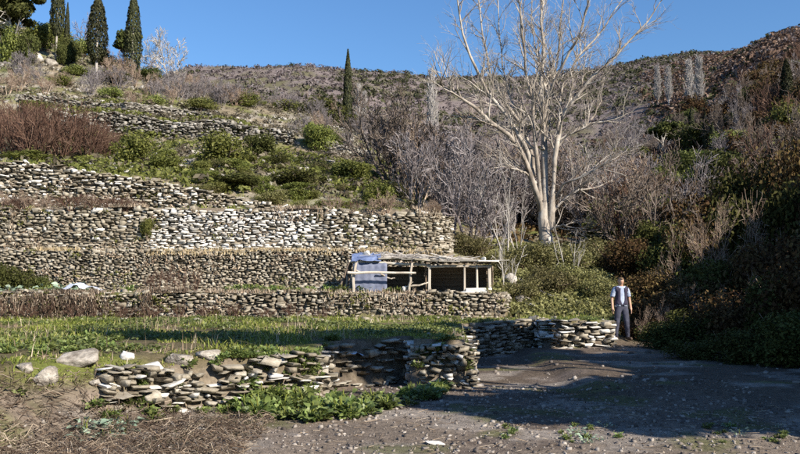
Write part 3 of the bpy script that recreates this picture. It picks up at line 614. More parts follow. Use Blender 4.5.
def poplar_proto(seed, mat='poplar'):
    r = np.random.default_rng(seed); S = [((0, 0, -0.03), (0, 0, 1), 0.98, 0.013)]
    n = 210; P = np.zeros((n, 4, 3)); t = 0.12 + 0.82 * r.random(n); a = r.random(n) * 6.28; L = 0.26 * (1.1 - t * 0.7) * (0.35 + 0.9 * r.random(n))
    for k in range(4):
        f = k / 3; out = np.sin(f * 1.3) * L * 0.32
        P[:, k] = np.stack([out * np.cos(a), out * np.sin(a), t + L * f], 1)
    R = 0.0032 * np.array([1, 0.9, 0.75, 0.5])[None] * np.ones((n, 1))
    n2 = 900; i = r.integers(0, n, n2); b0 = P[i, 1 + r.integers(0, 2, n2)]; d = unit(r.normal(0, 0.35, (n2, 3)) + np.array([0, 0, 1])); l2 = 0.03 + 0.06 * r.random((n2, 1))
    P2 = np.stack([b0, b0 + d * l2], 1)
    tk = tubes(np.array([[[0, 0, -0.03], [0, 0, 0.3], [0.003, 0, 0.7], [0, 0, 1.0]]]), np.array([[0.013, 0.010, 0.006, 0.001]]), 5)
    return [('trunk', mesh_np('trunk', *tk, M['bark_grey'])), ('twigs', mesh_np('twigs', *cat([tubes(P, R, 3), tubes(P2, np.full((n2, 2), 0.0022), 3)]), M[mat]))]
def tree_proto(seed, mat, n=6000, size=0.035, crown_z=(0.35, 1.0), rad=0.42, lumps=34, bark='bark', flat=1.0):
    """height 1 tree with trunk, limbs and lumpy leaf crown"""
    r = np.random.default_rng(seed); zc = 0.5 * sum(crown_z); hz = 0.5 * (crown_z[1] - crown_z[0])
    c = unit(r.normal(size=(lumps, 3))) * (r.random((lumps, 1)) ** 0.4) * np.array([rad * 0.82, rad * 0.82, hz * 0.82]) + np.array([0, 0, zc])
    lr = 0.30 * rad * (0.7 + 0.7 * r.random(lumps)); k = r.integers(0, lumps, n); d = unit(r.normal(size=(n, 3)))
    C = c[k] + d * (lr[k] * r.random(n) ** 0.33)[:, None] * np.array([1, 1, 0.75 * flat])
    V, Fc = leafquads(C, d + 0.7 * r.normal(size=(n, 3)) + np.array([0, 0, 0.3]), size * (0.6 + 0.8 * r.random(n)), 0.55, r)
    S = [((0, 0, -0.03), (0.05 * r.normal(), 0.05 * r.normal(), 1), 0.62, 0.032)]
    a = bare_mesh(seed, S, [(9, 0.62, 0.6, 0.85), (4, 0.5, 0.6, 0.7)], 0.004, (7, 5, 4), K=5, up=0.1)
    return [('trunk', mesh_np('trunk', *a[0], M[bark])), ('limbs', mesh_np('limbs', *cat(a[1:]), M[bark])), ('crown', mesh_np('crown', V, Fc, M[mat]))]
def plant(name, protos, loc, scl, label, cat_, group=None, rz=None, r=random):
    p = protos[r.randrange(len(protos))] if isinstance(protos[0], list) else protos
    root = tag(empty(name, loc, r.random() * 6.28 if rz is None else rz), label, cat_, group)
    s = scl if isinstance(scl, tuple) else (scl, scl, scl)
    for nm, me in p: link(nm, me, root, scl=s)
    return root
PB = {
 'oak': [bush_proto(200 + i, 'oak', 1.25, 5000, 0.05, 32) for i in range(2)],
 'bush': [bush_proto(210 + i, 'bush', 1.2, 5000, 0.05, 32) for i in range(2)],
 'spurge': [bush_proto(220 + i, 'spurge', 1.0, 3500, 0.05) for i in range(2)],
 'red': [bush_proto(230 + i, 'reddark', 1.3, 4500, 0.05) for i in range(2)],
 'bare': [bare_proto(240 + i, 'twig') for i in range(3)],
 'baredark': [bare_proto(255 + i, 'twig_dark', 6) for i in range(2)],
 'baretan': [bare_proto(250 + i, 'twig_tan') for i in range(2)],
 'barered': [bare_proto(260 + i, 'twig_red', 8, ((6, 0.55, 0.55, 0.6), (5, 0.5, 0.6, 0.6)), 0.7, 0.006, 0.02) for i in range(3)],
 'thickred': [bare_proto(265 + i, 'twig_red', 16, ((7, 0.55, 0.55, 0.5), (5, 0.5, 0.6, 0.6)), 0.75, 0.006, 0.016, 0.9) for i in range(2)],
 'paletree': [bare_proto(285, 'twig_white', 3, ((9, 0.6, 0.55, 0.75), (7, 0.55, 0.6, 0.7), (5, 0.5, 0.7, 0.75)), 0.35, 0.0042, 0.022, 0.8, 0.2)],
 'barewhite': [bare_proto(270 + i, 'twig_white', 3, ((5, 0.6, 0.5, 0.7), (4, 0.5, 0.5, 0.7)), 0.6, 0.004, 0.022) for i in range(3)],
 'thintan': [bare_proto(275 + i, 'twig_tan', 4, ((7, 0.6, 0.5, 0.8), (6, 0.5, 0.6, 0.8), (4, 0.5, 0.7, 0.8)), 0.7, 0.0018, 0.008) for i in range(3)],
 'baretree': [bare_proto(280 + i, 'twig', 1, ((11, 0.6, 0.55, 0.75), (7, 0.55, 0.6, 0.7), (6, 0.5, 0.7, 0.75)), 0.1, 0.0036, 0.028, 0.7, 0.2) for i in range(4)],
 'nearred': [bush_proto(235 + i, 'reddark', 1.3, 9000, 0.034, 40, 'twig_red') for i in range(2)],
 'nearoak': [bush_proto(238 + i, 'darkoak', 1.3, 9000, 0.034, 40) for i in range(2)],
 'bramble': [bush_proto(245 + i, 'bramble', 1.1, 7000, 0.034, 40, 'twig_tan') for i in range(2)],
 'cyp': [cypress_proto(290, 0.02), cypress_proto(291, 0.22, 1.15), cypress_proto(292, 0.28, 1.05)],
 'cypslim': [cypress_proto(295, 0.01, 0.72)],
 'poplar': [poplar_proto(300 + i) for i in range(3)],
 'tree': [tree_proto(310 + i, 'oak') for i in range(3)],
 'shade': [tree_proto(330 + i, 'oak', 9000, 0.05, (0.35, 1.0), 0.42, 60) for i in range(2)],
 'pine': [tree_proto(320 + i, 'oak', 5000, 0.03, (0.45, 1.0), 0.45, 22, 'bark_grey', 0.6) for i in range(2)],
}
def ground_plant(name, kind, px, py, wpx, hpx, label, cat_, group=None, dmin=33, unit_h=1.25, sink=0.04, base=None):
    p = hit(px, py, dmin) if base is None else base
    if px < 400 and p[1] > 125: D_ = 92.; p = np.array([(px - 400) / F * D_, D_, tz((px - 400) / F * D_, D_)])
    k = p[1] / F; w = wpx * k / 2; h = hpx * k / unit_h
    return plant(name, PB[kind], (p[0], p[1], p[2] - sink * h), (w, w, h), label, cat_, group)
# ------------------------------------------------------------------ the big bare tree
TD = 38.0
tb = at(546, 243, TD); tb[2] = tz(tb[0], TD) - 0.1
def limb(px_pts, r0, r1, dd):
    n = len(px_pts); pts = []
    for i, (a, b_) in enumerate(px_pts):
        f = i / (n - 1); pts.append(at(a, b_, TD + dd * f))
    pts = np.array(pts); s = np.linspace(0, n - 1, 12); P = np.stack([np.interp(s, np.arange(n), pts[:, k]) for k in range(3)], 1)
    P[1:-1] = 0.25 * P[:-2] + 0.5 * P[1:-1] + 0.25 * P[2:]
    P[1:-1] += np.random.default_rng(int(px_pts[-1][0])).normal(0, 0.045, P[1:-1].shape)
    return P, np.linspace(r0, r1, 12)
LIMBS = [
 ([(543, 215), (536, 191), (524, 152), (503, 127), (468, 102), (438, 84), (431, 68)], 0.21, 0.03, -3.0),
 ([(530, 168), (526, 148), (514, 125), (490, 98), (474, 71), (461, 30), (456, -12)], 0.17, 0.035, -1.5),
 ([(533, 176), (531, 139), (508, 108), (492, 81), (485, 40), (477, -14)], 0.15, 0.03, 2.0),
 ([(540, 200), (539, 160), (535, 110), (525, 75), (525, 40), (515, -18)], 0.16, 0.035, -2.0),
 ([(545, 206), (545, 157), (541, 102), (542, 66), (542, 25), (546, -25)], 0.22, 0.04, 0.8),
 ([(543, 150), (545, 112), (555, 80), (559, 44), (564, -20)], 0.14, 0.03, 2.6),
 ([(550, 230), (552, 205), (556, 165), (558, 127), (568, 100), (590, 78), (617, 58), (644, 30), (664, -4)], 0.20, 0.025, -1.2),
 ([(557, 150), (559, 110), (565, 78), (582, 51), (603, 32), (622, 0)], 0.13, 0.03, 1.5),
 ([(556, 198), (562, 184), (579, 180), (601, 165), (622, 152)], 0.11, 0.025, -2.2),
 ([(553, 212), (560, 202), (575, 191), (596, 188), (612, 180)], 0.10, 0.02, 1.6),
 ([(557, 140), (572, 134), (592, 124), (618, 118), (634, 112)], 0.09, 0.02, -0.8),
 ([(590, 124), (600, 105), (604, 84), (603, 62)], 0.055, 0.012, 0.6),
 ([(540, 186), (526, 172), (510, 168), (492, 168)], 0.08, 0.015, -2.5),
 ([(549, 232), (558, 226), (572, 226), (588, 240)], 0.08, 0.02, -1.5),
 ([(544, 120), (552, 84), (574, 46), (588, 10), (592, -20)], 0.11, 0.03, -2.5),
 ([(522, 148), (520, 118), (506, 88), (500, 50), (498, -10)], 0.10, 0.02, 3.0),
 ([(549, 100), (540, 70), (532, 34), (533, -20)], 0.09, 0.02, 3.4),
]
troot = tag(empty('bare_tree', tuple(tb)), 'huge leafless pale barked tree with spreading limbs above the shelter bank', 'tree')
trunkP = np.array([[tb, at(545, 232, TD), at(543, 218, TD), at(544, 203, TD)]]); trunkP[0, 0] = tb + np.array([0.05, 0, -0.2])
link('trunk', mesh_np('trunk', *[a for a in tubes(trunkP - tb, np.array([[0.42, 0.30, 0.26, 0.19]]), 10)], M['bark_pale'], True), troot)
r = np.random.default_rng(5); subs = []
for i, (pp, r0, r1, dd) in enumerate(LIMBS):
    P, R = limb(pp, r0, r1, dd); R = R * 0.8; V, Fc = tubes((P - tb)[None], R[None] * (1 + 0.12 * np.random.default_rng(i).normal(size=R.shape))[None], 8)
    link('limb', mesh_np('limb', V, Fc, M['bark_pale'], True), troot)
    Lt = np.linalg.norm(P[-1] - P[0])
    for c in range(int(5 + Lt * 1.3)):
        t = 0.22 + 0.78 * r.random(); f = t * 11; k = min(int(f), 10); pos = P[k] + (P[k + 1] - P[k]) * (f - k); dr = unit(P[k + 1] - P[k])
        ax = unit(np.cross(dr, r.normal(size=3))); a = 0.35 + 0.6 * r.random(); nd_ = unit(dr * math.cos(a) + ax * math.sin(a) + np.array([0, 0, 0.35]))
        subs.append((pos - tb, nd_, (0.9 + 1.9 * r.random()) * (1.2 - 0.5 * t), R[k] * 0.45 + 0.010))
g = grow(11, subs, [(6, 0.6, 0.55, 0.55), (4, 0.65, 0.65, 0.6)], K=5, up=0.2, wob=0.2)
link('branches', mesh_np('branches', *tubes(g[0][0], np.maximum(g[0][1], 0.009), 4), M['bark_pale']), troot)
link('twigs', mesh_np('twigs', *cat([tubes(P, np.maximum(R, 0.0042), 3) for P, R in g[1:]]), M['bark_pale']), troot)

# ------------------------------------------------------------------ upper left slope: cypresses, pine, bushes
def pw(u, D): return np.array([(u - 400) / F * D, D, tz((u - 400) / F * D, D)])
def cypress(kind, i, px, ybase, ytop, wpx, label, dmin=36, base=None, name='cypress_tree'):
    p = hit(px, ybase, dmin) if base is None else base
    if p[1] > 130: p = pw(px, 92.)
    k = p[1] / F; h = (ybase - ytop) * k if base is not None else at(px, ytop, p[1])[2] - p[2]; w = wpx * k / 0.2
    return plant(name, PB[kind][i] if kind == 'cyp' else PB[kind][i % len(PB[kind])], (p[0], p[1], p[2] - 0.1), (w, w, h), label, 'tree', 'cypress trees')
cypress('cyp', 0, 132, 79, -8, 17, 'tall pointed cypress, rightmost of the row on the upper left slope')
cypress('cyp', 1, 96, 79, -6, 18, 'cypress with a bare pale trunk below its blunt crown, second from the right')
cypress('cyp', 2, 56, 62, -34, 13, 'cypress with long bare trunk left of the thin young cypress')
cypress('cypslim', 0, 66, 62, 2, 8, 'thin young cypress between the two bare trunked cypresses')
cypress('cypslim', 0, 347, 114, 49, 13, 'lone slender cypress standing against the far hill, centre left')
def pw(u, D): return np.array([(u - 400) / F * D, D, tz((u - 400) / F * D, D)])
p = hit(19, 62, 36); k = p[1] / F
plant('pine_tree', PB['pine'][0], (p[0], p[1], p[2] - 0.1), (64 * k * 1.1, 64 * k * 1.1, 84 * k), 'dark spreading pine with pale trunk at the top left corner', 'tree')
ground_plant('bare_tree', 'paletree', 166, 80, 86, 58, 'pale leafless tree right of the rightmost hillside cypress', 'tree', unit_h=1.0)
ground_plant('bare_tree', 'baretree', 82, 56, 70, 58, 'purple grey leafless tree on the skyline behind the cypresses', 'tree', unit_h=1.0)
ground_plant('bare_tree', 'baretree', 150, 78, 40, 36, 'low leafless tree just right of the pointed cypress', 'tree', unit_h=1.0)
p = hit(110, 72, 60); k = p[1] / F
plant('oak_tree', PB['tree'][0], (p[0], p[1] + 5, tz(p[0], p[1] + 5) - 0.1), (36 * k, 36 * k, 46 * k), 'rounded dark evergreen oak behind the bare trunked cypress', 'tree')
BUSH = [
 ('oak', 3, 44, 30, 30, 'dark bush high at the left edge behind the pine'),
 ('bush', 50, 34, 30, 26, 'green bush on the skyline between pine and cypresses'),
 ('oak', 70, 64, 22, 26, 'dark bush right of the foot of the thin young cypress'),
 ('bush', 104, 66, 30, 16, 'green bush behind the bare pale trunk'),
 ('oak', 118, 84, 26, 12, 'low dark bush between the two rightmost cypresses'),
 ('oak', 150, 82, 30, 14, 'low dark bush at the foot of the pale leafless tree'),
 ('spurge', 182, 92, 26, 10, 'low yellow green bush on the brow right of the pale leafless tree'),
 ('bush', 8, 62, 30, 34, 'green bush at the left edge under the pine'),
 ('oak', 27, 64, 26, 30, 'dark bush at the foot of the pine trunk'),
 ('bush', 40, 50, 34, 28, 'green bush right of the pine trunk'),
 ('oak', 62, 66, 16, 22, 'dark upright bush beside the foot of the thin young cypress'),
 ('spurge', 78, 50, 34, 20, 'pale green bush on the skyline between the cypresses'),
 ('spurge', 78, 76, 32, 11, 'low yellow green bush left of the bare pale trunk'),
 ('bush', 60, 86, 26, 11, 'low green bush below the left cypresses'),
 ('spurge', 112, 98, 30, 12, 'yellow green bush below the two right cypresses'),
 ('spurge', 152, 106, 28, 13, 'yellow green bush over the left end of the rubble'),
 ('spurge', 201, 111, 36, 17, 'bright yellow green round bush on the slope above the scree wall'),
 ('spurge', 36, 112, 40, 12, 'low yellow green bush above the russet thicket'),
 ('bush', 246, 106, 30, 14, 'green bush left of the slender lone cypress, on the brow'),
 ('spurge', 262, 100, 24, 12, 'small pale green bush on the brow of the hill'),
 ('bush', 284, 104, 30, 14, 'green bush on the brow, nearest left of the lone cypress'),
 ('oak', 322, 108, 50, 26, 'broad dark bush against the far hill left of the lone cypress'),
 ('oak', 338, 122, 40, 22, 'dark bush at the foot of the lone cypress'),
 ('bush', 219, 166, 54, 33, 'large round dark green bush on the middle of the slope'),
 ('oak', 259, 157, 36, 22, 'dark green bush right of the large round one'),
 ('oak', 280, 168, 26, 15, 'small dark bush below the white marker stone'),
 ('bush', 130, 164, 50, 30, 'green bush beside the russet thicket'),
 ('bush', 168, 170, 44, 20, 'low green bush between the two rounder ones'),
 ('bush', 318, 152, 36, 30, 'bright green bush right of the marker stone'),
 ('oak', 332, 150, 26, 18, 'dark small bush next to the short stone wall'),
 ('bush', 352, 182, 44, 22, 'green bush at the right edge of the slope'),
 ('bush', 376, 206, 40, 24, 'green bush above the right end of the tall wall'),
 ('oak', 300, 186, 60, 16, 'low ivy mound on the bank above the tall wall'),
 ('oak', 235, 188, 60, 14, 'low dark mound under the large round bush'),
 ('bush', 32, 163, 60, 12, 'low green hedge along the top of the crumbling wall'),
 ('oak', 385, 128, 36, 24, 'dark bush right of the lone cypress by pale poplars'),
]
for kd, u, y, w, h, lb in BUSH: ground_plant('bush', kd, u, y, w * 1.1, h * 1.08, lb, 'bush', 'green bushes on the left slope', dmin=32.5)
for i, (u, y, w, h, lb) in enumerate([(8, 160, 46, 50, 'russet dry shrub at the left edge above the terraces'), (34, 161, 50, 50, 'tallest russet dry shrub in the thicket above the terraces'), (60, 161, 50, 48, 'russet dry shrub right of the tallest one'), (86, 160, 42, 40, 'russet dry shrub at the right end of the thicket'), (104, 158, 26, 26, 'low russet shrub beside the green bush'), (20, 150, 50, 44, 'russet dry shrub behind the left edge shrubs')]):
    for j in range(2): ground_plant('dry_shrub', 'thickred', u + 6 * j, y - 2 * j, w * 1.3, h * 1.2, lb if j == 0 else lb.replace('russet', 'rear russet'), 'shrub', 'russet dry shrubs', dmin=32.5, unit_h=1.15)
R2 = random.Random(3)
for i in range(80):       # bare scrub between the bushes of the left slope
    u = R2.uniform(5, 400); y = (R2.uniform(84, 108) if u < 300 else R2.uniform(96, 150)) - (12 if u < 130 else 0) + max(0, (u - 330) * 0.25)
    ground_plant('bare_shrub', R2.choice(['bare', 'bare', 'baretan']), u, y, R2.uniform(22, 44), R2.uniform(14, 24), 'low leafless shrub on the left slope, ' + ('under the cypresses' if u < 140 else 'on the brow under the far hill' if y < 100 else 'above the long scree wall' if u < 300 else 'by the lone cypress' if u < 360 else 'beside the valley thicket'), 'shrub', 'leafless shrubs of the left slope', unit_h=1.0)
p = at(146, 226, 27.2); k = 27.2 / F
plant('bush', PB['bush'][0], (p[0], 27.35, tz(p[0], 27.0) + 0.55), (7.5 * k, 7.5 * k, 21 * k / 1.2), 'small upright green shrub growing out of the tall wall', 'bush')
p = hit(275, 165, 36); link_o = link('marker_stone', stone_mesh(3, M['whiteslab']), None, (p[0], p[1], p[2] + 0.28), (0.05, 0.08, 0.4), (0.22, 0.18, 0.8)); tag(link_o, 'small upright white stone between bushes on the slope', 'stone')

# ------------------------------------------------------------------ valley: bare thicket, poplars, evergreens
for u, yb, yt, lb in [(432, 134, 72, 'tall pale leafless poplar left of the big bare tree'), (358, 122, 84, 'short pale poplar right of the lone cypress'), (364, 124, 92, 'smaller pale poplar, second right of the lone cypress'),
                      (658, 100, 66, 'pale poplar, leftmost of the group on the right hillside'), (669, 100, 67, 'slim pale poplar second in the right hillside group'), (690, 102, 60, 'tall pale poplar third in the right hillside group'), (700, 102, 57, 'broad pale poplar at the right of the hillside group')]:
    p = pw(u, {432: 105., 358: 96., 364: 99.}[u]) if u < 450 else hit(u, yb + 6, 36); k = p[1] / F; h = max(at(u, yt, p[1])[2] - p[2], 20 * k); pwid = 0.95 if u < 450 else 1.45
    plant('poplar_tree', PB['poplar'], (p[0], p[1], p[2] - 0.2), (h * pwid, h * pwid, h), lb, 'tree', 'pale poplars')
R3 = random.Random(12)
def in_gap(u, D): return u < 560 and u > 440
VAL = []
for i in range(140):
    D = 33 + 90 * R3.random() ** 1.5; u = R3.uniform(395, 640)
    if D < 36 and u < 470: D += 8
    if abs(u - 546) < 75 and D < 43: D += 14
    VAL.append((u, D))
def where(u, D):
    side = 'left of' if u < 500 else ('right of' if u > 592 else 'around')
    dep = 'near' if D < 48 else ('middle' if D < 75 else 'far')
    return side, dep
for u, D in VAL:
    side, dep = where(u, D); adj = {'near': 'in the front of the thicket', 'middle': 'halfway up the thicket', 'far': 'high in the thicket'}[dep]
    x = (u - 400) / F * D; kd = R3.choices(['bare', 'baretan', 'baretree', 'oak', 'red', 'baredark'], [5, 2.0, 2.5, 2.4, 2.4, 1.6])[0]
    if u > 562 and R3.random() < 0.55: kd = R3.choice(['bush', 'nearoak', 'nearred', 'red'])
    if kd in ('oak', 'red') and D < 60: kd = R3.choice(['baredark', 'bare', 'baretan', 'nearred', 'bramble', 'nearoak'])
    h = R3.uniform(1.5, 4.2) * (1 + 0.006 * D); w = h * R3.uniform(0.5, 0.8)
    z = tz(x, D) - 0.1
    if kd in ('oak', 'red', 'nearred', 'bramble', 'bush', 'nearoak'): plant('evergreen_bush', PB[kd], (x, D, z), (w * 0.9, w * 0.9, h * 0.5), 'dark evergreen bush %s %s the big bare tree' % (adj, side), 'bush', 'evergreens of the valley thicket')
    else: plant('bare_shrub', PB[kd], (x, D, z), (w * 1.2, w * 1.2, h), 'leafless %s %s %s the big bare tree' % ({'bare': 'grey shrub', 'baredark': 'brown shrub', 'baretan': 'tan shrub', 'baretree': 'grey tree'}[kd], adj, side), 'shrub', 'leafless shrubs of the valley thicket')
for u, D, w, h, lb in [(415, 36, 2.3, 3.6, 'big rounded leafless shrub just right of the terraces'), (450, 35, 1.9, 3.0, 'leafless shrub behind the end of the tall wall'), (480, 33, 1.8, 2.6, 'leafless shrub on the bank above the shelter roof'), (400, 44, 2.6, 3.8, 'grey leafless shrub behind the big rounded one')]:
    x = (u - 400) / F * D; plant('bare_shrub', PB['bare'], (x, D, tz(x, D) - 0.1), (w, w, h), lb, 'shrub', 'leafless shrubs by the terraces')
for u, D, w, h, lb in [(520, 25.5, 0.9, 1.0, 'bramble mound nearest the shelter'), (548, 26.5, 1.1, 1.3, 'bramble mound in the middle of the sunny bank'), (575, 27, 1.1, 1.4, 'bramble mound on the right of the sunny bank'), (600, 26, 0.9, 1.1, 'bramble mound behind the standing person'), (530, 30, 1.3, 1.6, 'bramble mound below the big bare trunk'), (565, 31, 1.3, 1.6, 'bramble mound right of the big bare trunk'), (497, 28, 0.9, 1.3, 'bramble mound behind the right end of the shelter'), (470, 30.5, 1.0, 1.3, 'bramble mound past the rounded wall end'), (590, 33, 1.4, 1.8, 'rear bramble mound right of the trunk'), (612, 25, 0.8, 0.9, 'yellowish bramble mound at the foot of the sunny bank')]:
    x = (u - 400) / F * D; plant('bramble', PB['bramble'], (x, D, tz(x, D) - 0.15), (w, w, h * 0.75), lb, 'bramble', 'brambles on the sunny bank')
for u, D, h, lb in [(505, 26, 2.4, 'thin pole-like bare sapling behind the shelter end'), (570, 29, 2.3, 'bare pale sapling leaning on the sunny bank'), (508, 33, 4.0, 'pale forked sapling left of the big trunk'), (520, 34, 3.6, 'slim pale sapling close left of the big trunk')]:
    x = (u - 400) / F * D; plant('sapling', PB['barewhite'], (x, D, tz(x, D) - 0.1), (h * 0.4, h * 0.4, h), lb, 'sapling', 'pale saplings')
# right hillside in shade
R4 = random.Random(21)
for i in range(150):
    D = 34 + 130 * R4.random() ** 1.4; u = R4.uniform(610, 850)
    if 640 < u < 690 and 85 < D < 110: continue
    x = (u - 400) / F * D; kd = R4.choices(['red', 'oak', 'baredark', 'barered', 'bare'], [5, 4.5, 2.5, 2.0, 1.0])[0]
    h = R4.uniform(2.0, 3.8) * (1 + 0.005 * D); w = h * R4.uniform(0.55, 0.85); z = tz(x, D) - 0.15
    hw = ('low' if D < 60 else 'midway' if D < 95 else 'high') + ' on the shaded hillside ' + ('above the standing person' if u < 680 else 'above the dark thicket' if u < 750 else 'at the right edge')
    if kd in ('red', 'oak'): plant('evergreen_bush', PB[kd], (x, D, z), (w * 0.85, w * 0.85, h * 0.6), '%s bush %s' % ({'red': 'russet', 'oak': 'dark green'}[kd], hw), 'bush', 'dark bushes of the right hillside')
    else: plant('bare_shrub', PB[kd], (x, D, z), (w * 1.1, w * 1.1, h), 'leafless %s %s' % ({'bare': 'grey shrub', 'baredark': 'brown shrub', 'barered': 'russet shrub', 'baretree': 'grey tree'}[kd], hw), 'shrub', 'leafless shrubs of the right hillside')
for u, D, hp, wp, lb in [(716, 150, 36, 9, 'reddish dark cypress beside the right hillside poplars'), (695, 105, 44, 9, 'slim dark cypress below the right hillside poplars'), (709, 100, 40, 8, 'second slim dark cypress below the right hillside poplars'), (793, 95, 52, 17, 'dark cypress at the right edge of the hillside')]:
    k = D / F; cypress('cypslim', 0, u, hp, 0, wp, lb, base=pw(u, D))
p = pw(668, 112.); k = p[1] / F
plant('pine_tree', PB['pine'][1], tuple(p - np.array([0, 0, 0.1])), (44 * k, 44 * k, 40 * k), 'flat topped dark pine by the small green field', 'tree')
p = pw(660, 100.)
B, r = scatter(5000, 30, 39, 92, 108, lambda x, y: x > 0, 91); stuff('field_grass', blades(B, 0.2 + 0.2 * r.random(len(B)), 0.05, 0.8, r), 'grass', 'bright grass of the small far field on the right')
for u, D, w, h, lb in [(660, 74, 2.6, 3.4, 'large rounded olive bush below the small green field'), (745, 78, 3.2, 3.8, 'large rounded olive bush above the dark thicket'), (640, 52, 1.8, 2.2, 'rounded olive bush right of the big bare tree, above the mossy wall'), (702, 60, 2.4, 3.0, 'dark olive bush left of the large rounded one'), (790, 70, 3.0, 4.0, 'olive bush at the right edge of the hillside'), (618, 60, 1.8, 2.4, 'olive bush between the bare tree and the small field')]:
    x = (u - 400) / F * D; plant('evergreen_bush', PB['bush'], (x, D, tz(x, D) - 0.1), (w, w, h * 0.75), lb, 'bush', 'olive bushes of the right hillside')
# near dark thicket on the right, in the shade
NEAR = [(640, 22.5, 0.8, 0.7), (662, 23, 1.2, 1.4), (690, 23.5, 1.5, 1.8), (722, 24, 1.6, 2.3), (758, 23, 1.7, 2.7), (795, 22, 1.7, 3.0), (835, 21, 1.7, 3.1), (648, 27, 1.3, 1.5), (675, 28.5, 1.6, 2.5), (706, 28, 1.7, 3.1), (742, 28, 1.9, 3.7), (782, 27, 1.9, 4.2), (822, 27, 1.9, 4.4), (636, 31, 1.5, 2.0), (660, 33, 1.7, 2.6), (700, 35, 2.1, 3.4), (748, 34, 2.2, 4.6), (798, 33, 2.2, 5.2), (662, 20, 0.9, 0.75), (700, 19.6, 1.2, 1.1), (742, 19, 1.3, 1.6), (786, 18.5, 1.5, 2.0), (826, 17.5, 1.5, 2.4), (690, 17.2, 0.7, 0.5), (740, 16.5, 0.9, 0.8), (790, 15.6, 1.1, 1.2)]
for i, (u, D, w, h) in enumerate(NEAR):
    x = (u - 400) / F * D
    plant('evergreen_bush', PB['nearred'] + PB['nearoak'], (x, D, tz(x, D) - 0.1), (w, w, h * 0.8), 'dark bush in the shaded thicket, %s and %s' % ('front row' if D < 21 else 'middle row' if D < 25 else 'rear rows', 'just right of the person' if u < 690 else 'halfway to the right edge' if u < 750 else 'at the right edge'), 'bush', 'dark bushes of the near right thicket')
for u, D, h, lb in [(665, 21.8, 1.7, 'white twigged bare shrub right of the person'), (700, 22.2, 2.6, 'tall white twigged shrub in the dark thicket'), (690, 26, 3.4, 'pale branching shrub high in the dark thicket'), (735, 26, 4.0, 'pale leafless shrub above the middle of the dark thicket'), (775, 26, 4.2, 'pale leafless shrub at the right of the dark thicket'), (770, 20.5, 2.6, 'small white branch catching light in the dark thicket'), (650, 21.6, 1.2, 'low bare twigs at the feet of the person')]:
    x = (u - 400) / F * D; plant('bare_shrub', PB['thintan'], (x, D, tz(x, D) - 0.1), (h * 0.45, h * 0.45, h * 0.85), lb, 'shrub', 'white twigged shrubs of the dark thicket')
x = (712 - 400) / F * 21.2; plant('bush', PB['spurge'], (x, 21.2, tz(x, 21.2)), (0.45, 0.45, 0.6), 'yellow green bush glowing at the edge of the dark thicket', 'bush')
# fallen curved pale branch left of the person's bank
fb = [hit(u_q, y_q, 22.8) + np.array([0, 0, 0.10]) for u_q, y_q in ((506, 279), (522, 283), (535, 292), (552, 300), (582, 306))]
fb = np.array(fb); s = np.linspace(0, 4, 14); fb = np.stack([np.interp(s, range(5), fb[:, k]) for k in range(3)], 1); fb[1:-1] = (fb[:-2] + 2 * fb[1:-1] + fb[2:]) / 4
o = empty('fallen_branch', tuple(fb[-1])); tag(o, 'long pale fallen branch curving down the bank right of the shelter', 'branch')
link('bough', mesh_np('bough', *tubes((fb - fb[-1])[None], np.linspace(0.075, 0.035, 14)[None], 7), M['bark_pale'], True), o)
# tumbled rocks at the shelter's right end
for i, (u, y, w, h, lb) in enumerate([(510, 280, 14, 14, 'grey rock standing at the right end of the shelter'), (503, 300, 18, 9, 'flat brown rock below the standing grey rock'), (520, 298, 20, 10, 'long dark rock under the fallen branch'), (531, 305, 16, 8, 'small rock at the foot of the sunny bank')]):
    p = hit(u, y + h * 0.45, 22.8); D = p[1]; k = D / F; o = link('rock', boulder_mesh(950 + i, M['boulder']), None, (p[0], D, p[2] + 0.35 * h * k), (0, 0.1 * i, i), (w * k, w * k, h * k * 1.2)); tag(o, lb, 'rock')

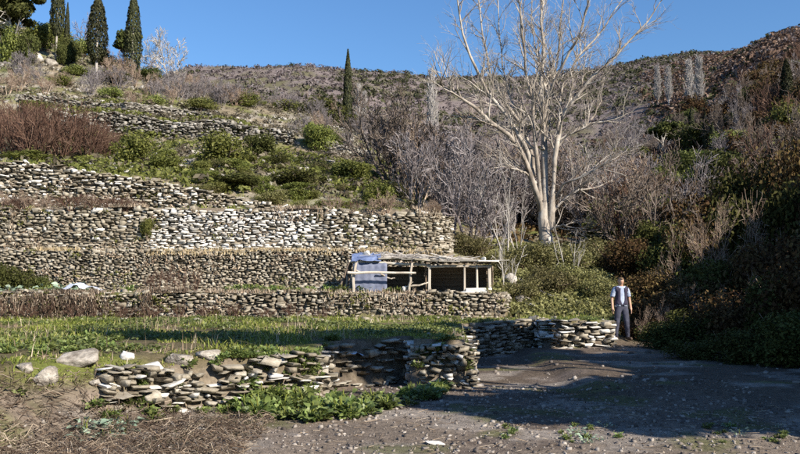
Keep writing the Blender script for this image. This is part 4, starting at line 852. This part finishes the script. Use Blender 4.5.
# trees off to the right whose shade falls over the track
SHADE = [  # ground point shaded, distance back towards the sun, crown radius
 ((0.5, 11.95, 0), 11.0, 0.75), ((2.4, 11.6, 0), 10.0, 1.1), ((3.6, 11.3, 0), 9.0, 1.2), ((5.4, 12.2, 0), 8.5, 1.1), ((7.2, 13.0, 0), 8.5, 1.4), ((3.2, 13.0, 0), 9.0, 0.7), ((5.4, 14.4, 0), 9.0, 1.2), ((8.2, 15.5, 0.3), 8.5, 1.9),
 ((7.0, 17.6, 0), 9.5, 1.5), ((5.2, 17.6, 0), 10.5, 1.1), ((9.8, 18.4, 0.3), 9.0, 1.7), ((8.6, 20.4, 0.2), 9.0, 1.1), ((11, 24, 1), 9.0, 2.4), ((14, 27.5, 2), 9.0, 2.8), ((12.0, 31, 3), 10.0, 2.4), ((17.5, 33, 4), 9.0, 3.0),
 ((-1.0, 14.5, 0.3), 13.0, 0.75), ((-1.9, 13.9, 0.8), 14.0, 0.9), ((-0.6, 15.4, 0.8), 14.0, 0.9), ((2.5, 19.4, 0.3), 13.0, 1.2), ((-3.6, 14.3, 0.8), 15.0, 0.9), ((1.6, 16.9, 0.6), 14.0, 0.8), ((-5.4, 15.0, 0.8), 16.0, 0.8), ((1.0, 18.3, 0.8), 14.0, 0.8), ((3.4, 17.9, 0.0), 12.0, 0.8),
 ((1.5, 10.9, 0), 10.0, 0.7), ((2.6, 10.5, 0), 9.5, 0.8), ((3.9, 10.4, 0), 9.0, 0.8), ((5.0, 10.9, 0), 8.5, 0.65), ((4.3, 18.0, 0), 11.5, 0.75), ((4.9, 15.9, 0), 9.5, 0.9), ((2.2, 17.9, 0.3), 13.0, 0.8), ((3.1, 19.8, 0.4), 12.5, 0.7), ((-2.5, 12.9, 0.8), 14.5, 0.6), ((6.6, 16.0, 0), 9.0, 1.2), ((-1.2, 15.0, 0.8), 14.0, 0.8), ((-4.6, 14.4, 0.8), 15.5, 0.8), ((7.3, 18.8, 0), 9.5, 0.9)]
for G, sh, cr in SHADE:
    C = np.array(G) + SUN * sh / math.cos(SUN_EL); gz = tz(C[0], C[1]); H = (C[2] - gz) + cr
    pr = PB['shade'][R4.randrange(2)]
    q = np.array([-SH[1], SH[0]]); wq = float(C[:2] @ q)         # trunk stands inside the band its crown shades
    bs = C[:2] + q * max(0.0, 12.6 - wq); gz = tz(bs[0], bs[1]); hh = max(1.5 * cr / 0.65, 1.2); base = C[2] + 0.5 * cr - hh
    root = tag(empty('shade_tree', (bs[0], bs[1], gz)), 'dark evergreen tree beyond the right edge that shades the track', 'tree', 'evergreen trees shading the track')
    sx = cr / 0.42; off = np.array([C[0] - bs[0], C[1] - bs[1], base - gz])
    for nm, me in pr[1:]: link(nm, me, root, off, (0, 0, R4.random() * 6), (sx, sx, hh))
    top = off + np.array([0, 0, 0.55 * hh]); mid_ = top * np.array([0.35, 0.35, 0.6])
    link('trunk', mesh_np('trunk', *tubes(np.array([[[0.0, 0, -0.15], mid_, top]]), np.array([[0.13, 0.10, 0.05]]), 7), M['bark']), root)

q = np.array([-SH[1], SH[0]])  # unseen trees added on the right bank to block skylight from the path
for v_, w_, H, cr in [(4, 12.8, 6.3, 2.2), (4.2, 16, 6.8, 2.4), (3.5, 19, 6.8, 2.2), (3, 24, 8.5, 2.8), (4, 28, 8.5, 3), (6, 33, 8.5, 3.2)]:
    xy = SH * v_ + q * w_; plant('shade_tree', PB['shade'], (xy[0], xy[1], tz(*xy) - 0.1), (cr / 0.42, cr / 0.42, H), 'unseen evergreen tree added beyond the right edge to deepen the shade', 'tree', 'evergreen trees added to deepen the shade')

# ------------------------------------------------------------------ broad leaved weeds in front of the wall
def rosette(seed, n, mat, L=0.16, wdt=0.42, asc=0.9):
    r = np.random.default_rng(seed); VV = []; FF = []
    for i in range(n):
        a = r.random() * 6.28; el = asc * (0.25 + 0.9 * r.random()); l = L * (0.5 + 0.7 * r.random()); d = np.array([math.cos(a) * math.cos(el), math.sin(a) * math.cos(el), math.sin(el)])
        s = np.array([-math.sin(a), math.cos(a), 0]); s = unit(s + 0.5 * r.normal(size=3)); st = l * (0.6 + 1.2 * r.random()); b0 = np.array([0.02 * r.normal(), 0.02 * r.normal(), 0]) + d * st
        dn = np.array([0, 0, -1.0]); pts = []
        for t, w_ in ((0, 0.1), (0.3, 0.9), (0.65, 1.0), (1, 0.12)):
            c = b0 + d * l * t + dn * l * 0.35 * t * t; ww = l * wdt * w_; up_ = np.cross(d, s) * ww * 0.35
            pts += [c - s * ww + up_, c, c + s * ww + up_]
        o = len(VV) and sum(len(v) for v in VV); VV.append(np.array(pts))
        for q in range(3):
            b1 = q * 3; FF += [[o + b1, o + b1 + 1, o + b1 + 4, o + b1 + 3], [o + b1 + 1, o + b1 + 2, o + b1 + 5, o + b1 + 4]]
    return np.concatenate(VV), np.array(FF)
ROS = [mesh_np('leaves', *rosette(400 + i, 95, 'broad', 0.072), M['broad']) for i in range(4)]
THI = [mesh_np('leaves', *rosette(410 + i, 26, 'thistle', 0.13, 0.25, 0.6), M['thistle']) for i in range(2)]
STK = mesh_np('stalk', *tubes(np.array([[[0, 0, -0.03], [0.01, 0, 0.08], [0.0, 0.01, 0.16]], [[0.02, 0, -0.03], [-0.02, 0.02, 0.07], [-0.06, 0.03, 0.14]]]), np.array([[0.008, 0.007, 0.004]] * 2), 5), M['grass'])
def weed(x, y, s, meshes, label, group, z=None):
    o = tag(empty('weed', (x, y, tz(x, y) if z is None else z), random.random() * 6.28), label, 'weed', group)
    link('stalk', STK, o, scl=(s, s, s)); link('leaves', meshes[random.randrange(len(meshes))], o, scl=(s, s, s))
R5 = random.Random(8)
for i in range(60):
    u = 238 + 205 * R5.random(); f = (u - 238) / 205; yb = 410 + 14 * math.sin(f * 3.0) * (1 - 0.35 * f) - 16 * f * f + R5.uniform(-16, 4) * (1 - 0.55 * f)
    p = hit(u, yb); weed(p[0], p[1], R5.uniform(0.9, 1.6) * (1.15 - 0.25 * f), ROS, 'lush broad leaved weed in the bed below the tumbled wall, ' + ('left end' if f < 0.33 else 'middle' if f < 0.66 else 'right end in the shade'), 'broad leaved weeds below the wall')
for i in range(130):
    x = R5.uniform(-3.9, -1.2) if i % 3 == 0 else R5.uniform(-2.4, -1.1); y = float(f1(x)) + R5.uniform(-0.5, 0.35); weed(x, y, R5.uniform(0.45, 1.0), ROS, 'small green weed growing between the tumbled slabs', 'weeds among the slabs', z=tz(x, y))
for i in range(26):
    x = R5.uniform(0.25, 1.2); weed(x, float(f1(x)) + R5.uniform(-0.12, 0.3), R5.uniform(0.5, 0.95), ROS, 'small weed on the jutting sunlit wall block', 'weeds on the wall block', z=R5.uniform(0.3, 0.82))
for i in range(12):
    x = R5.uniform(3.7, 5.4); weed(x, float(f1(x)) + R5.uniform(-0.12, 0.4), R5.uniform(0.4, 0.7), ROS, 'small weed on the wall end beside the person', 'weeds on the far wall end', z=R5.uniform(0.3, 0.82))
for i in range(26):
    u = R5.uniform(0, 130); y = 352 - 8 * (u / 130) + R5.uniform(-10, 8); p = hit(u, y, 8); weed(p[0], p[1], R5.uniform(0.55, 0.95), ROS, 'bushy green weed on the terrace edge at the left', 'weeds on the left terrace edge')
for i in range(9):
    u = R5.uniform(78, 135); y = R5.uniform(424, 440); p = hit(u, y); weed(p[0], p[1], R5.uniform(0.6, 1.0), THI, 'grey green thistle in the dry twigs, bottom left', 'thistles in the dry twigs')
for i in range(34):
    u = R5.uniform(225, 345); x = (u - 400) / F * 23.3; weed(x, 22.6 + 1.9 * R5.random(), R5.uniform(0.9, 1.7), ROS, 'green vegetable plant in the bed left of the shelter', 'vegetable plants left of the shelter')
for i in range(10):
    u = R5.uniform(360, 425); x = (u - 400) / F * 23.3; weed(x, 22.7 + 0.7 * R5.random(), R5.uniform(0.9, 1.6), ROS, 'leafy plant growing inside the open bay of the shelter', 'plants in the shelter bay')
for i in range(16):
    x = R5.uniform(-11.5, -8); weed(x, 22.2 + 1.8 * R5.random(), R5.uniform(0.9, 1.8), ROS + THI, 'leafy plant beside the pale plastic sheet on the left terrace', 'plants by the plastic sheet')
for u, D, w, h, lb in [(22, 24, 0.6, 0.6, 'dark bush against the small stone wall at the left edge'), (2, 24, 0.6, 0.75, 'dark bush at the very left of the small stone wall'), (42, 24.2, 0.45, 0.45, 'low dark bush left of the plastic sheet')]:
    x = (u - 400) / F * D; plant('bush', PB['oak'], (x, D, tz(x, D) - 0.05), (w, w, h), lb, 'bush')
for u, h in [(158, 0.8), (170, 0.9), (182, 0.75), (196, 0.7), (150, 0.6)]:
    x = (u - 400) / F * 23.6; plant('bare_shrub', PB['barered'], (x, 23.6, tz(x, 23.6) - 0.05), (h * 0.35, h * 0.35, h), 'thin dead stalks standing before the small stone wall', 'shrub', 'dead stalks before the wall')
for i, (u, w, h) in enumerate([(6, 0.7, 0.6), (30, 0.6, 0.55), (52, 0.6, 0.65), (76, 0.5, 0.55), (100, 0.6, 0.6), (124, 0.45, 0.5), (150, 0.5, 0.4), (178, 0.45, 0.5), (205, 0.5, 0.45), (232, 0.45, 0.5), (262, 0.5, 0.4), (290, 0.45, 0.5), (318, 0.4, 0.35)]):  # dark twiggy shrubs stand in for the shadow on the low wall
    x = (u - 400) / F * 21.2; y = float(f2(x)) - 0.35; plant('dry_shrub', PB['barered'], (x, y, tz(x, y) - 0.05), (w, 0.35, h), 'dark russet shrub standing in for shade at the foot of the low rough wall', 'shrub', 'russet shrubs standing in for shade along the low rough wall')
for i in range(32):
    x = R5.uniform(-15.5, -9.2) if i < 24 else R5.uniform(-3, 1.4); y = float(np.interp(x, F4X, F4Y)) + R5.uniform(-0.05, 0.4); h = R5.uniform(0.45, 0.95)
    plant('dry_shrub', PB['barered'] + PB['baretan'], (x, y, tz(x, y + 0.3) - 0.12), (h * 0.8, h * 0.8, h * 0.7), 'dead brown shrub on top of the tall wall, ' + ('at its left end' if i < 24 else 'at its right end'), 'shrub', 'dead shrubs on the tall wall')
for i in range(30):
    u = R5.uniform(190, 400); y = R5.uniform(165, 212) - max(0, (300 - u) * 0.12); p = hit(u, y, 32)
    plant('bush', PB['bramble'] + PB['bush'], (p[0], p[1], p[2] - 0.1), (R5.uniform(0.5, 1.1),) * 2 + (R5.uniform(0.3, 0.7),), 'low green shrub on the bank above the tall wall', 'bush', 'low shrubs on the bank')
for i in range(34):
    u = R5.choice([R5.uniform(700, 800), R5.uniform(560, 610), R5.uniform(500, 800)]); y = R5.uniform(426, 444); p = hit(u, y); weed(p[0], p[1], R5.uniform(0.2, 0.45), ROS + THI, 'tiny green weed in the gravel at the bottom right', 'tiny weeds in the gravel')
# crumpled plastic sheet on the terrace
def crumple(nx_, ny_, w, d, h, seed):
    r = np.random.default_rng(seed); X, Y = np.meshgrid(np.linspace(-0.5, 0.5, nx_), np.linspace(-0.5, 0.5, ny_))
    Z = h * (fbm(X * 5 + 9, Y * 4, seed) * 1.3) * np.clip(1.25 - 2 * np.abs(X), 0, 1); V = np.stack([X * w + 0.06 * r.normal(size=X.shape) * w / 4, Y * d + 0.03 * r.normal(size=X.shape), Z], -1)
    i = np.arange(nx_ * ny_).reshape(ny_, nx_); return V.reshape(-1, 3), np.stack([i[:-1, :-1], i[:-1, 1:], i[1:, 1:], i[1:, :-1]], -1).reshape(-1, 4)
x = (80 - 400) / F * 22.3; tag(link('plastic_sheet', mesh_np('plastic_sheet', *crumple(14, 7, 1.25, 0.5, 0.3, 4), M['plastic']), None, (x, 22.3, tz(x, 22.3) + 0.02)), 'crumpled pale blue plastic sheet on the terrace at the left', 'plastic sheet')
x = (350 - 400) / F * 12.9; tag(link('plastic_sheet', mesh_np('plastic_sheet', *crumple(10, 5, 0.42, 0.2, 0.10, 6), M['plastic']), None, (x, 13.3, tz(x, 13.3) + 0.02), (0, 0, 0.3)), 'small crumpled plastic sheet on the edge of the shaded recess', 'plastic sheet')
# ------------------------------------------------------------------ timber shelter on the second terrace
HD = 23.0
def hp(u, y, D=HD): return at(u, y, D)
hb = hp(420, 293); hb[2] = T2
hut = tag(empty('timber_shelter', tuple(hb)), 'low ramshackle timber animal shelter with brushwood roof on the terrace', 'shelter')
def pole(name, pts, r0, r1, mat='wood', seg=7, parent=hut, org=None):
    pts = np.array(pts, float); n = 8; s = np.linspace(0, len(pts) - 1, n); P = np.stack([np.interp(s, np.arange(len(pts)), pts[:, k]) for k in range(3)], 1)
    P[1:-1] += np.random.default_rng(int(abs(pts[0, 0]) * 999) % 9999).normal(0, 0.008, P[1:-1].shape)
    V, Fc = tubes((P - (hb if org is None else org))[None], np.linspace(r0, r1, n)[None], seg)
    k = len(V); c0 = V[:seg].mean(0); c1 = V[-seg:].mean(0); V = np.concatenate([V, [c0, c1]])
    cap = [[(j + 1) % seg, j, k, k] for j in range(seg)] + [[k - seg + j, k - seg + (j + 1) % seg, k + 1, k + 1] for j in range(seg)]
    Fl = [list(f) for f in Fc] + [c[:3] for c in cap]
    me = bpy.data.meshes.new(name); me.from_pydata([tuple(v) for v in V], [], Fl); me.materials.append(M[mat])
    return link(name, me, parent)
def slab(name, c, size, mat, rot=(0, 0, 0), jit=0.01, seed=0, parent=hut):
    r = np.random.default_rng(seed + 5); bm = bmesh.new(); bmesh.ops.create_cube(bm, size=1)
    for v in bm.verts: v.co = Vector((v.co.x * size[0], v.co.y * size[1], v.co.z * size[2])) + Vector(r.normal(0, jit, 3))
    bmesh.ops.bevel(bm, geom=bm.edges[:], offset=min(size) * 0.15, segments=1, affect='EDGES')
    me = bpy.data.meshes.new(name); bm.to_mesh(me); bm.free(); me.materials.append(M[mat])
    return link(name, me, parent, np.array(c) - hb, rot)
def g0(u, D): p = hp(u, 293, D); p[2] = T2 - 0.05; return p
pole('post', [g0(354, 22.75) - np.array([0, 0, 0.1]), hp(353, 280, 22.8), hp(356, 263, 22.9)], 0.05, 0.042)
pole('post', [g0(346.5, 23.4), hp(347, 272, 23.4)], 0.035, 0.03)
pole('post', [g0(409, 22.8), hp(410, 278, 22.8), hp(412, 260.5, 22.85)], 0.042, 0.034)
pole('post', [g0(350, 24.6), hp(350, 262, 24.6)], 0.05, 0.045)
pole('post', [g0(400, 24.6), hp(400, 262, 24.6)], 0.05, 0.045)
for u, w in ((429.5, 0.075), (464.5, 0.06), (477, 0.06), (489.5, 0.085)):
    top = 265.5; bot = 293 if u < 470 else 288
    a, c = hp(u, bot), hp(u, top); slab('post', (a + c) / 2, (w, 0.08, c[2] - a[2] + 0.06), 'wood', (0, 0.02 * math.sin(u), 0), 0.006, int(u))
pole('rail', [hp(347.5, 272.5, 22.7), hp(380, 272.5, 22.72), hp(416, 273, 22.7)], 0.04, 0.032)
pole('stick', [hp(356, 270, 22.95), hp(370, 278, 23.2)], 0.02, 0.016)
pole('stick', [hp(379, 272, 22.9), hp(388, 278.5, 23.1), hp(395, 278, 23.1)], 0.022, 0.016)
pole('stick', [hp(410, 286.5, 22.8), hp(420, 285, 22.8), hp(428, 282.5, 22.9)], 0.028, 0.02)
pole('stick', [hp(404, 289, 22.9), hp(413, 282, 22.8)], 0.016, 0.012)
pole('beam', [hp(427, 266.5, 22.98), hp(460, 266.5, 22.98), hp(492, 266, 22.98)], 0.04, 0.036)
pole('beam', [hp(349, 261.5, 23.06), hp(380, 262.5, 23.06), hp(430, 265.3, 23.0)], 0.04, 0.036)
# sill and lime washed panel of the right bay
a, c = hp(430, 295.5), hp(466, 294); slab('sill', ((a + c) / 2) + np.array([0, -0.03, 0.0]), (c[0] - a[0], 0.22, 0.13), 'limewash', (0, -0.03, 0), 0.012, 3)
a, c = hp(465.5, 297.5), hp(491.5, 288.5); slab('front_panel', (a + c) / 2 + np.array([0, -0.05, 0]), (c[0] - a[0], 0.10, c[2] - a[2]), 'limewash', (0, 0.0, 0), 0.012, 4)
# back wall of planks and side walls
zt_ = hp(460, 266)[2]; z0 = T2 - 0.03; nb = 7
xa, xb = hp(427, 280)[0], hp(491, 280)[0] + 0.05
for i in range(nb):
    zc = z0 + (i + 0.5) * (zt_ - z0) / nb; slab('plank', (0.5 * (xa + xb), HD + 1.45 + 0.016 * (i % 2), zc), (xb - xa, 0.03, (zt_ - z0) / nb + 0.012), 'plank', (0, 0.006 * math.sin(3 * i), 0), 0.004, 20 + i)
for i in range(5):
    zc = z0 + (i + 0.5) * (zt_ - z0) / 5; slab('plank', (xb + 0.02, HD + 0.76, zc), (0.03, 1.3, (zt_ - z0) / 5 - 0.015), 'plank', (0, 0, 0), 0.005, 30 + i)
    slab('plank', (xa - 0.02, HD + 0.80, zc), (0.03, 1.25, (zt_ - z0) / 5 - 0.015), 'plank', (0, 0, 0), 0.005, 40 + i)
xc = hp(372, 280)[0]
for i in range(6):
    zc = z0 + (i + 0.5) * (zt_ - z0) / 6; slab('plank', (0.5 * (xc + xa) - 0.03, HD + 1.30 + 0.016 * (i % 2), zc), (xa - xc - 0.02, 0.03, (zt_ - z0) / 6 + 0.012), 'plank', (0, 0, 0), 0.004, 50 + i)
# blue grey sheet that backs the left bay
x0, x1 = hp(353, 280, 23.0)[0], hp(387, 280, 23.0)[0]; zb_, zt2 = T2 - 0.03, hp(360, 262.5, 23.0)[2]
nxs, nzs = 26, 8; X, Z = np.meshgrid(np.linspace(x0, x1, nxs), np.linspace(zb_, zt2, nzs)); Y = 23.02 + 0.006 * np.sin(X * 31) + 0.012 * fbm(X * 2, Z * 2, 3)
i_ = np.arange(nxs * nzs).reshape(nzs, nxs); Vs = np.stack([X, Y, Z], -1).reshape(-1, 3); Fs = np.stack([i_[:-1, :-1], i_[:-1, 1:], i_[1:, 1:], i_[1:, :-1]], -1).reshape(-1, 4)
sh = link('back_sheet', mesh_np('back_sheet', Vs - hb, Fs, M['bluesheet']), hut); sm = sh.modifiers.new('t', 'SOLIDIFY'); sm.thickness = 0.02
# left side wall of stacked branches
for i in range(7):
    y_ = 22.95 + 0.22 * i; a = np.array([hp(350, 280)[0] - 0.02, y_, T2 - 0.05]); pole('side_stake', [a + np.array([-0.35 + 0.03 * i, 0, 0]), a + np.array([0.0, 0, 0.95])], 0.03, 0.02, 'bark')
# roof: poles, slabs and brushwood
rz0 = lambda u: hp(u, np.interp(u, [346, 410, 430, 494], [260.5, 263, 264.5, 264.3]))[2]
for i in range(19):
    u = 349 + i * 7.8; p = hp(u, 262); pole('roof_pole', [(p[0], HD + (0.06 if u < 398 else -0.16) + 0.04 * math.sin(i * 3), rz0(u) + 0.03), (p[0] + 0.05 * math.sin(i), HD + 0.7, rz0(u) + 0.06), (p[0] + 0.02, HD + 1.65, rz0(u) + 0.09)], 0.035, 0.028, 'bark')
R6 = random.Random(31)
for row in range(3):
    u = 352.0 if row else 378.0
    while u < 490:
        wpx = R6.uniform(12, 22); p = hp(u + wpx / 2, 262); w = wpx * HD / F
        slab('roof_slab', (p[0], HD + (0.32 if u < 392 else 0.06) + 0.5 * row + R6.uniform(-0.05, 0.05), rz0(u) + 0.085 + 0.02 * row + R6.uniform(0, 0.012)), (w * 1.12, 0.62, R6.uniform(0.025, 0.045)), 'rubble' if R6.random() < 0.5 else 'stone' if R6.random() < 0.5 else 'limewash', (R6.uniform(-0.04, 0.04), R6.uniform(-0.05, 0.05), R6.uniform(-0.12, 0.12)), 0.012, int(u * 7) + row)
        u += wpx * 0.95
r = np.random.default_rng(66); n = 120; xx = hp(360, 0)[0] + (hp(470, 0)[0] - hp(360, 0)[0]) * r.random(n); yy = HD + 0.1 + 1.3 * r.random(n); a = r.normal(0, 0.5, n); L = 0.15 + 0.4 * r.random(n)
uu = 400 + F * xx / HD; zz = np.array([rz0(q) for q in uu]) + 0.16 + 0.10 * r.random(n) * np.interp(uu, [360, 400, 440, 480], [0.5, 1, 1, 0.3])
d = np.stack([np.cos(a), np.sin(a), r.normal(0, 0.12, n)], 1); c = np.stack([xx, yy, zz], 1)
bo = link('brushwood', mesh_np('brushwood', *tubes(np.stack([c - d * L[:, None], c + r.normal(0, 0.03, (n, 3)), c + d * L[:, None]], 1) - hb, np.tile(np.array([[0.014, 0.012, 0.006]]), (n, 1)) * (0.5 + r.random((n, 1))), 4), M['bark_grey']), hut); bo['kind'] = 'stuff'
V, Fc = crumple(12, 5, 0.85, 0.45, 0.06, 9)
tp = hp(366, 259.5); link('roof_tarp', mesh_np('roof_tarp', V, Fc, M['tarp']), hut, tp - hb + np.array([0, 0.12, 0.05]), (0.55, 0, 0))
for u, y, w, h, lb in [(367, 254.5, 10, 8, 'white stone weighing down the left end of the shelter roof'), (442, 257.5, 9, 6, 'pale stone on the middle of the shelter roof'), (484, 262, 7, 5, 'small white stone on the right end of the shelter roof')]:
    p = hp(u, y, HD + 0.25); k = HD / F; zroof = rz0(u) + 0.12
    o = link('roof_stone', boulder_mesh(int(u), M['whiteslab']), None, (p[0], HD + 0.25, zroof + 0.4 * h * k), (0, 0, u), (w * k, w * k, h * k)); tag(o, lb, 'stone')
p = hp(404, 290, 22.9); tag(link('white_stone', boulder_mesh(77, M['whiteslab']), None, (p[0], 22.9, T2 + 0.10), (0, 0, 1), (0.17, 0.17, 0.2)), 'white stone at the foot of the shelter post', 'stone')

# ------------------------------------------------------------------ person standing at the wall end
def person(loc, rz, label):
    bm = bmesh.new(); vs = []; rad = []
    def v(x, y, z, a, b_=None): vs.append(bm.verts.new((x, y, z))); rad.append((a, b_ or a)); return len(vs) - 1
    def e(a, b_): bm.edges.new((vs[a], vs[b_]))
    pel = v(0, 0, 0.96, 0.15, 0.11); sp = v(0, 0.0, 1.12, 0.145, 0.105); ch = v(0, 0.0, 1.30, 0.165, 0.115); uc = v(0, 0.01, 1.41, 0.13, 0.09); ne = v(0, 0.01, 1.50, 0.054); hd0 = v(0, -0.016, 1.575, 0.075, 0.092); hd1 = v(0, -0.014, 1.65, 0.090, 0.108); hd2 = v(0, -0.002, 1.725, 0.07, 0.085)
    for a, b_ in ((pel, sp), (sp, ch), (ch, uc), (uc, ne), (ne, hd0), (hd0, hd1), (hd1, hd2)): e(a, b_)
    for s in (-1, 1):
        sh = v(s * 0.175, 0.012, 1.405, 0.062); el = v(s * (0.26 if s > 0 else 0.25), 0.05, 1.145, 0.043); wr = v(s * 0.265, -0.03, 0.90, 0.029, 0.034); pa = v(s * 0.268, -0.05, 0.825, 0.022, 0.040)
        e(uc, sh); e(sh, el); e(el, wr); e(wr, pa)
        for k in range(4):
            yy = -0.078 + 0.019 * k; L = (0.066, 0.076, 0.071, 0.055)[3 - k] if False else (0.07, 0.078, 0.072, 0.056)[k]
            f0 = v(s * 0.268, yy, 0.79, 0.009); f1_ = v(s * 0.266, yy - 0.004, 0.79 - L * 0.5, 0.0085); f2_ = v(s * 0.256, yy - 0.01, 0.79 - L, 0.0075); e(pa, f0); e(f0, f1_); e(f1_, f2_)
        t0 = v(s * 0.256, -0.088, 0.84, 0.011); t1_ = v(s * 0.246, -0.108, 0.80, 0.009); e(pa, t0); e(t0, t1_)
        fw = -0.10 if s > 0 else 0.03; hi = v(s * 0.092, 0.0, 0.88, 0.088, 0.095); kn = v(s * 0.125, -0.012 + 0.7 * fw, 0.49, 0.055, 0.06); ca = v(s * 0.135, 0.02 + 0.85 * fw, 0.32, 0.05, 0.055); an = v(s * 0.145, 0.03 + fw, 0.085, 0.038); he = v(s * 0.147, 0.02 + fw, 0.04, 0.040, 0.04); to = v(s * 0.185, -0.145 + fw, 0.032, 0.038, 0.03)
        e(pel, hi); e(hi, kn); e(kn, ca); e(ca, an); e(an, he); e(he, to)
    me = bpy.data.meshes.new('body'); bm.to_mesh(me); bm.free()
    o = bpy.data.objects.new('body_tmp', me); COL.objects.link(o)
    sk = o.modifiers.new('skin', 'SKIN'); sk.use_smooth_shade = True; su = o.modifiers.new('sub', 'SUBSURF'); su.levels = 2; su.render_levels = 2
    ly = me.skin_vertices[0] if me.skin_vertices else None
    for i, (a, b_) in enumerate(rad): ly.data[i].radius = (a, b_); ly.data[i].use_root = (i == 0)
    dg = bpy.context.evaluated_depsgraph_get(); dg.update(); ev = o.evaluated_get(dg); bme = bpy.data.meshes.new_from_object(ev)
    bpy.data.objects.remove(o)
    V = np.array([v_.co[:] for v_ in bme.vertices]); 
    # face: nose, eye sockets
    hx = (V[:, 2] > 1.52) & (V[:, 1] < -0.02)
    nose = np.exp(-((V[:, 0] / 0.016) ** 2 + ((V[:, 2] - 1.625) / 0.022) ** 2)) * hx; V[:, 1] -= 0.022 * nose
    for s in (-1, 1): V[:, 1] += 0.010 * hx * np.exp(-(((V[:, 0] - s * 0.033) / 0.016) ** 2 + ((V[:, 2] - 1.650) / 0.012) ** 2))
    for i, c in enumerate(V): bme.vertices[i].co = c
    bme.update(); Nn = np.array([v_.normal[:] for v_ in bme.vertices]); faces = [tuple(p_.vertices) for p_ in bme.polygons]; cen = np.array([V[list(f)].mean(0) for f in faces])
    for p_ in bme.polygons: p_.use_smooth = True
    skin = mat_noise('skin', [(0.3, (0.42, 0.24, 0.16)), (0.7, (0.55, 0.34, 0.24))], 12, 0.55, 0.05, 60); bme.materials.clear(); bme.materials.append(skin)
    shirt = mat_noise('blue_shirt', [(0.3, (0.28, 0.34, 0.48)), (0.7, (0.44, 0.50, 0.62))], 6, 0.85, 0.5, 12); trou = mat_noise('dark_trousers', [(0.3, (0.03, 0.032, 0.05)), (0.7, (0.075, 0.08, 0.115))], 6, 0.9, 0.4, 14)
    vest = mat_noise('dark_vest', [(0.3, (0.025, 0.022, 0.04)), (0.7, (0.06, 0.055, 0.09))], 8, 0.85, 0.4, 14)
    hair = mat_noise('hair', [(0.3, (0.10, 0.065, 0.04)), (0.7, (0.22, 0.15, 0.09))], 30, 0.6, 0.5, 60); shoe = mat_noise('shoe', [(0.3, (0.05, 0.035, 0.025)), (0.7, (0.10, 0.07, 0.05))], 6, 0.6, 0.1)
    root = tag(empty('person', loc, rz), label, 'person'); link('body', bme, root)
    def cloth(name, sel, off, mat, rough=0.0):
        fs = [faces[i] for i in np.nonzero(sel)[0]]; ids = sorted({k for f in fs for k in f}); mp = {k: i for i, k in enumerate(ids)}
        W = V[ids] + Nn[ids] * off + np.random.default_rng(1).normal(0, rough, (len(ids), 3))
        m2 = bpy.data.meshes.new(name); m2.from_pydata([tuple(w) for w in W], [], [[mp[k] for k in f] for f in fs]); m2.materials.append(mat)
        for p_ in m2.polygons: p_.use_smooth = True
        c_ = link(name, m2, root); s_ = c_.modifiers.new('t', 'SOLIDIFY'); s_.thickness = 0.006; s_.offset = 1; return c_
    X, Y_, Z_ = cen.T; arm = np.abs(X) > 0.19
    cloth('shirt', (Z_ > 0.93) & (Z_ < 1.475) & ~(arm & (Z_ < 1.20)), 0.016, shirt, 0.003)
    cloth('vest', (Z_ > 0.97) & (Z_ < 1.462) & (np.abs(X) < 0.165) & ~((Y_ < 0) & (np.abs(X) < 0.012 + 0.12 * (Z_ - 0.97))), 0.030, vest, 0.002)
    cloth('trousers', (Z_ < 0.985) & (Z_ > 0.075) & (np.abs(X) < 0.212), 0.011, trou, 0.003)
    cloth('shoe', (Z_ < 0.10) & (X < 0), 0.008, shoe); cloth('shoe', (Z_ < 0.10) & (X > 0), 0.008, shoe)
    cloth('hair', (Z_ > 1.60) & ((Z_ > 1.685) | (Y_ > 0.012 + 0.0 * Z_)) & (np.abs(X) < 0.2), 0.011, hair, 0.003)
    def ell(name, c, s_, mat):
        b2 = bmesh.new(); bmesh.ops.create_icosphere(b2, subdivisions=2, radius=1)
        for q in b2.verts: q.co = Vector((q.co.x * s_[0], q.co.y * s_[1], q.co.z * s_[2]))
        m2 = bpy.data.meshes.new(name); b2.to_mesh(m2); b2.free(); m2.materials.append(mat); return link(name, m2, root, c)
    fy = float(V[(np.abs(V[:, 0]) < 0.05) & (V[:, 2] > 1.60) & (V[:, 2] < 1.68)][:, 1].min()) + 0.02
    for s in (-1, 1):
        ell('eye', (s * 0.032, fy + 0.006, 1.650), (0.011, 0.008, 0.007), M['whiteslab']); ell('ear', (s * 0.078, 0.0, 1.635), (0.011, 0.02, 0.032), skin)
    ell('mouth', (0, fy + 0.004, 1.585), (0.024, 0.006, 0.006), mat_noise('lips', [(0.3, (0.30, 0.12, 0.09)), (0.7, (0.38, 0.16, 0.12))], 10, 0.5, 0))
    return root
pp = at(622, 345, 22.0); pz = tz(pp[0], 22.0)
person((pp[0], 22.0, pz), 0.12, 'person in a dark vest over a light blue shirt standing by the wall end')
print('OBJECTS', len(bpy.data.objects), 'TRIS', sum(len(m_.loops) - 2 * len(m_.polygons) for m_ in bpy.data.meshes))
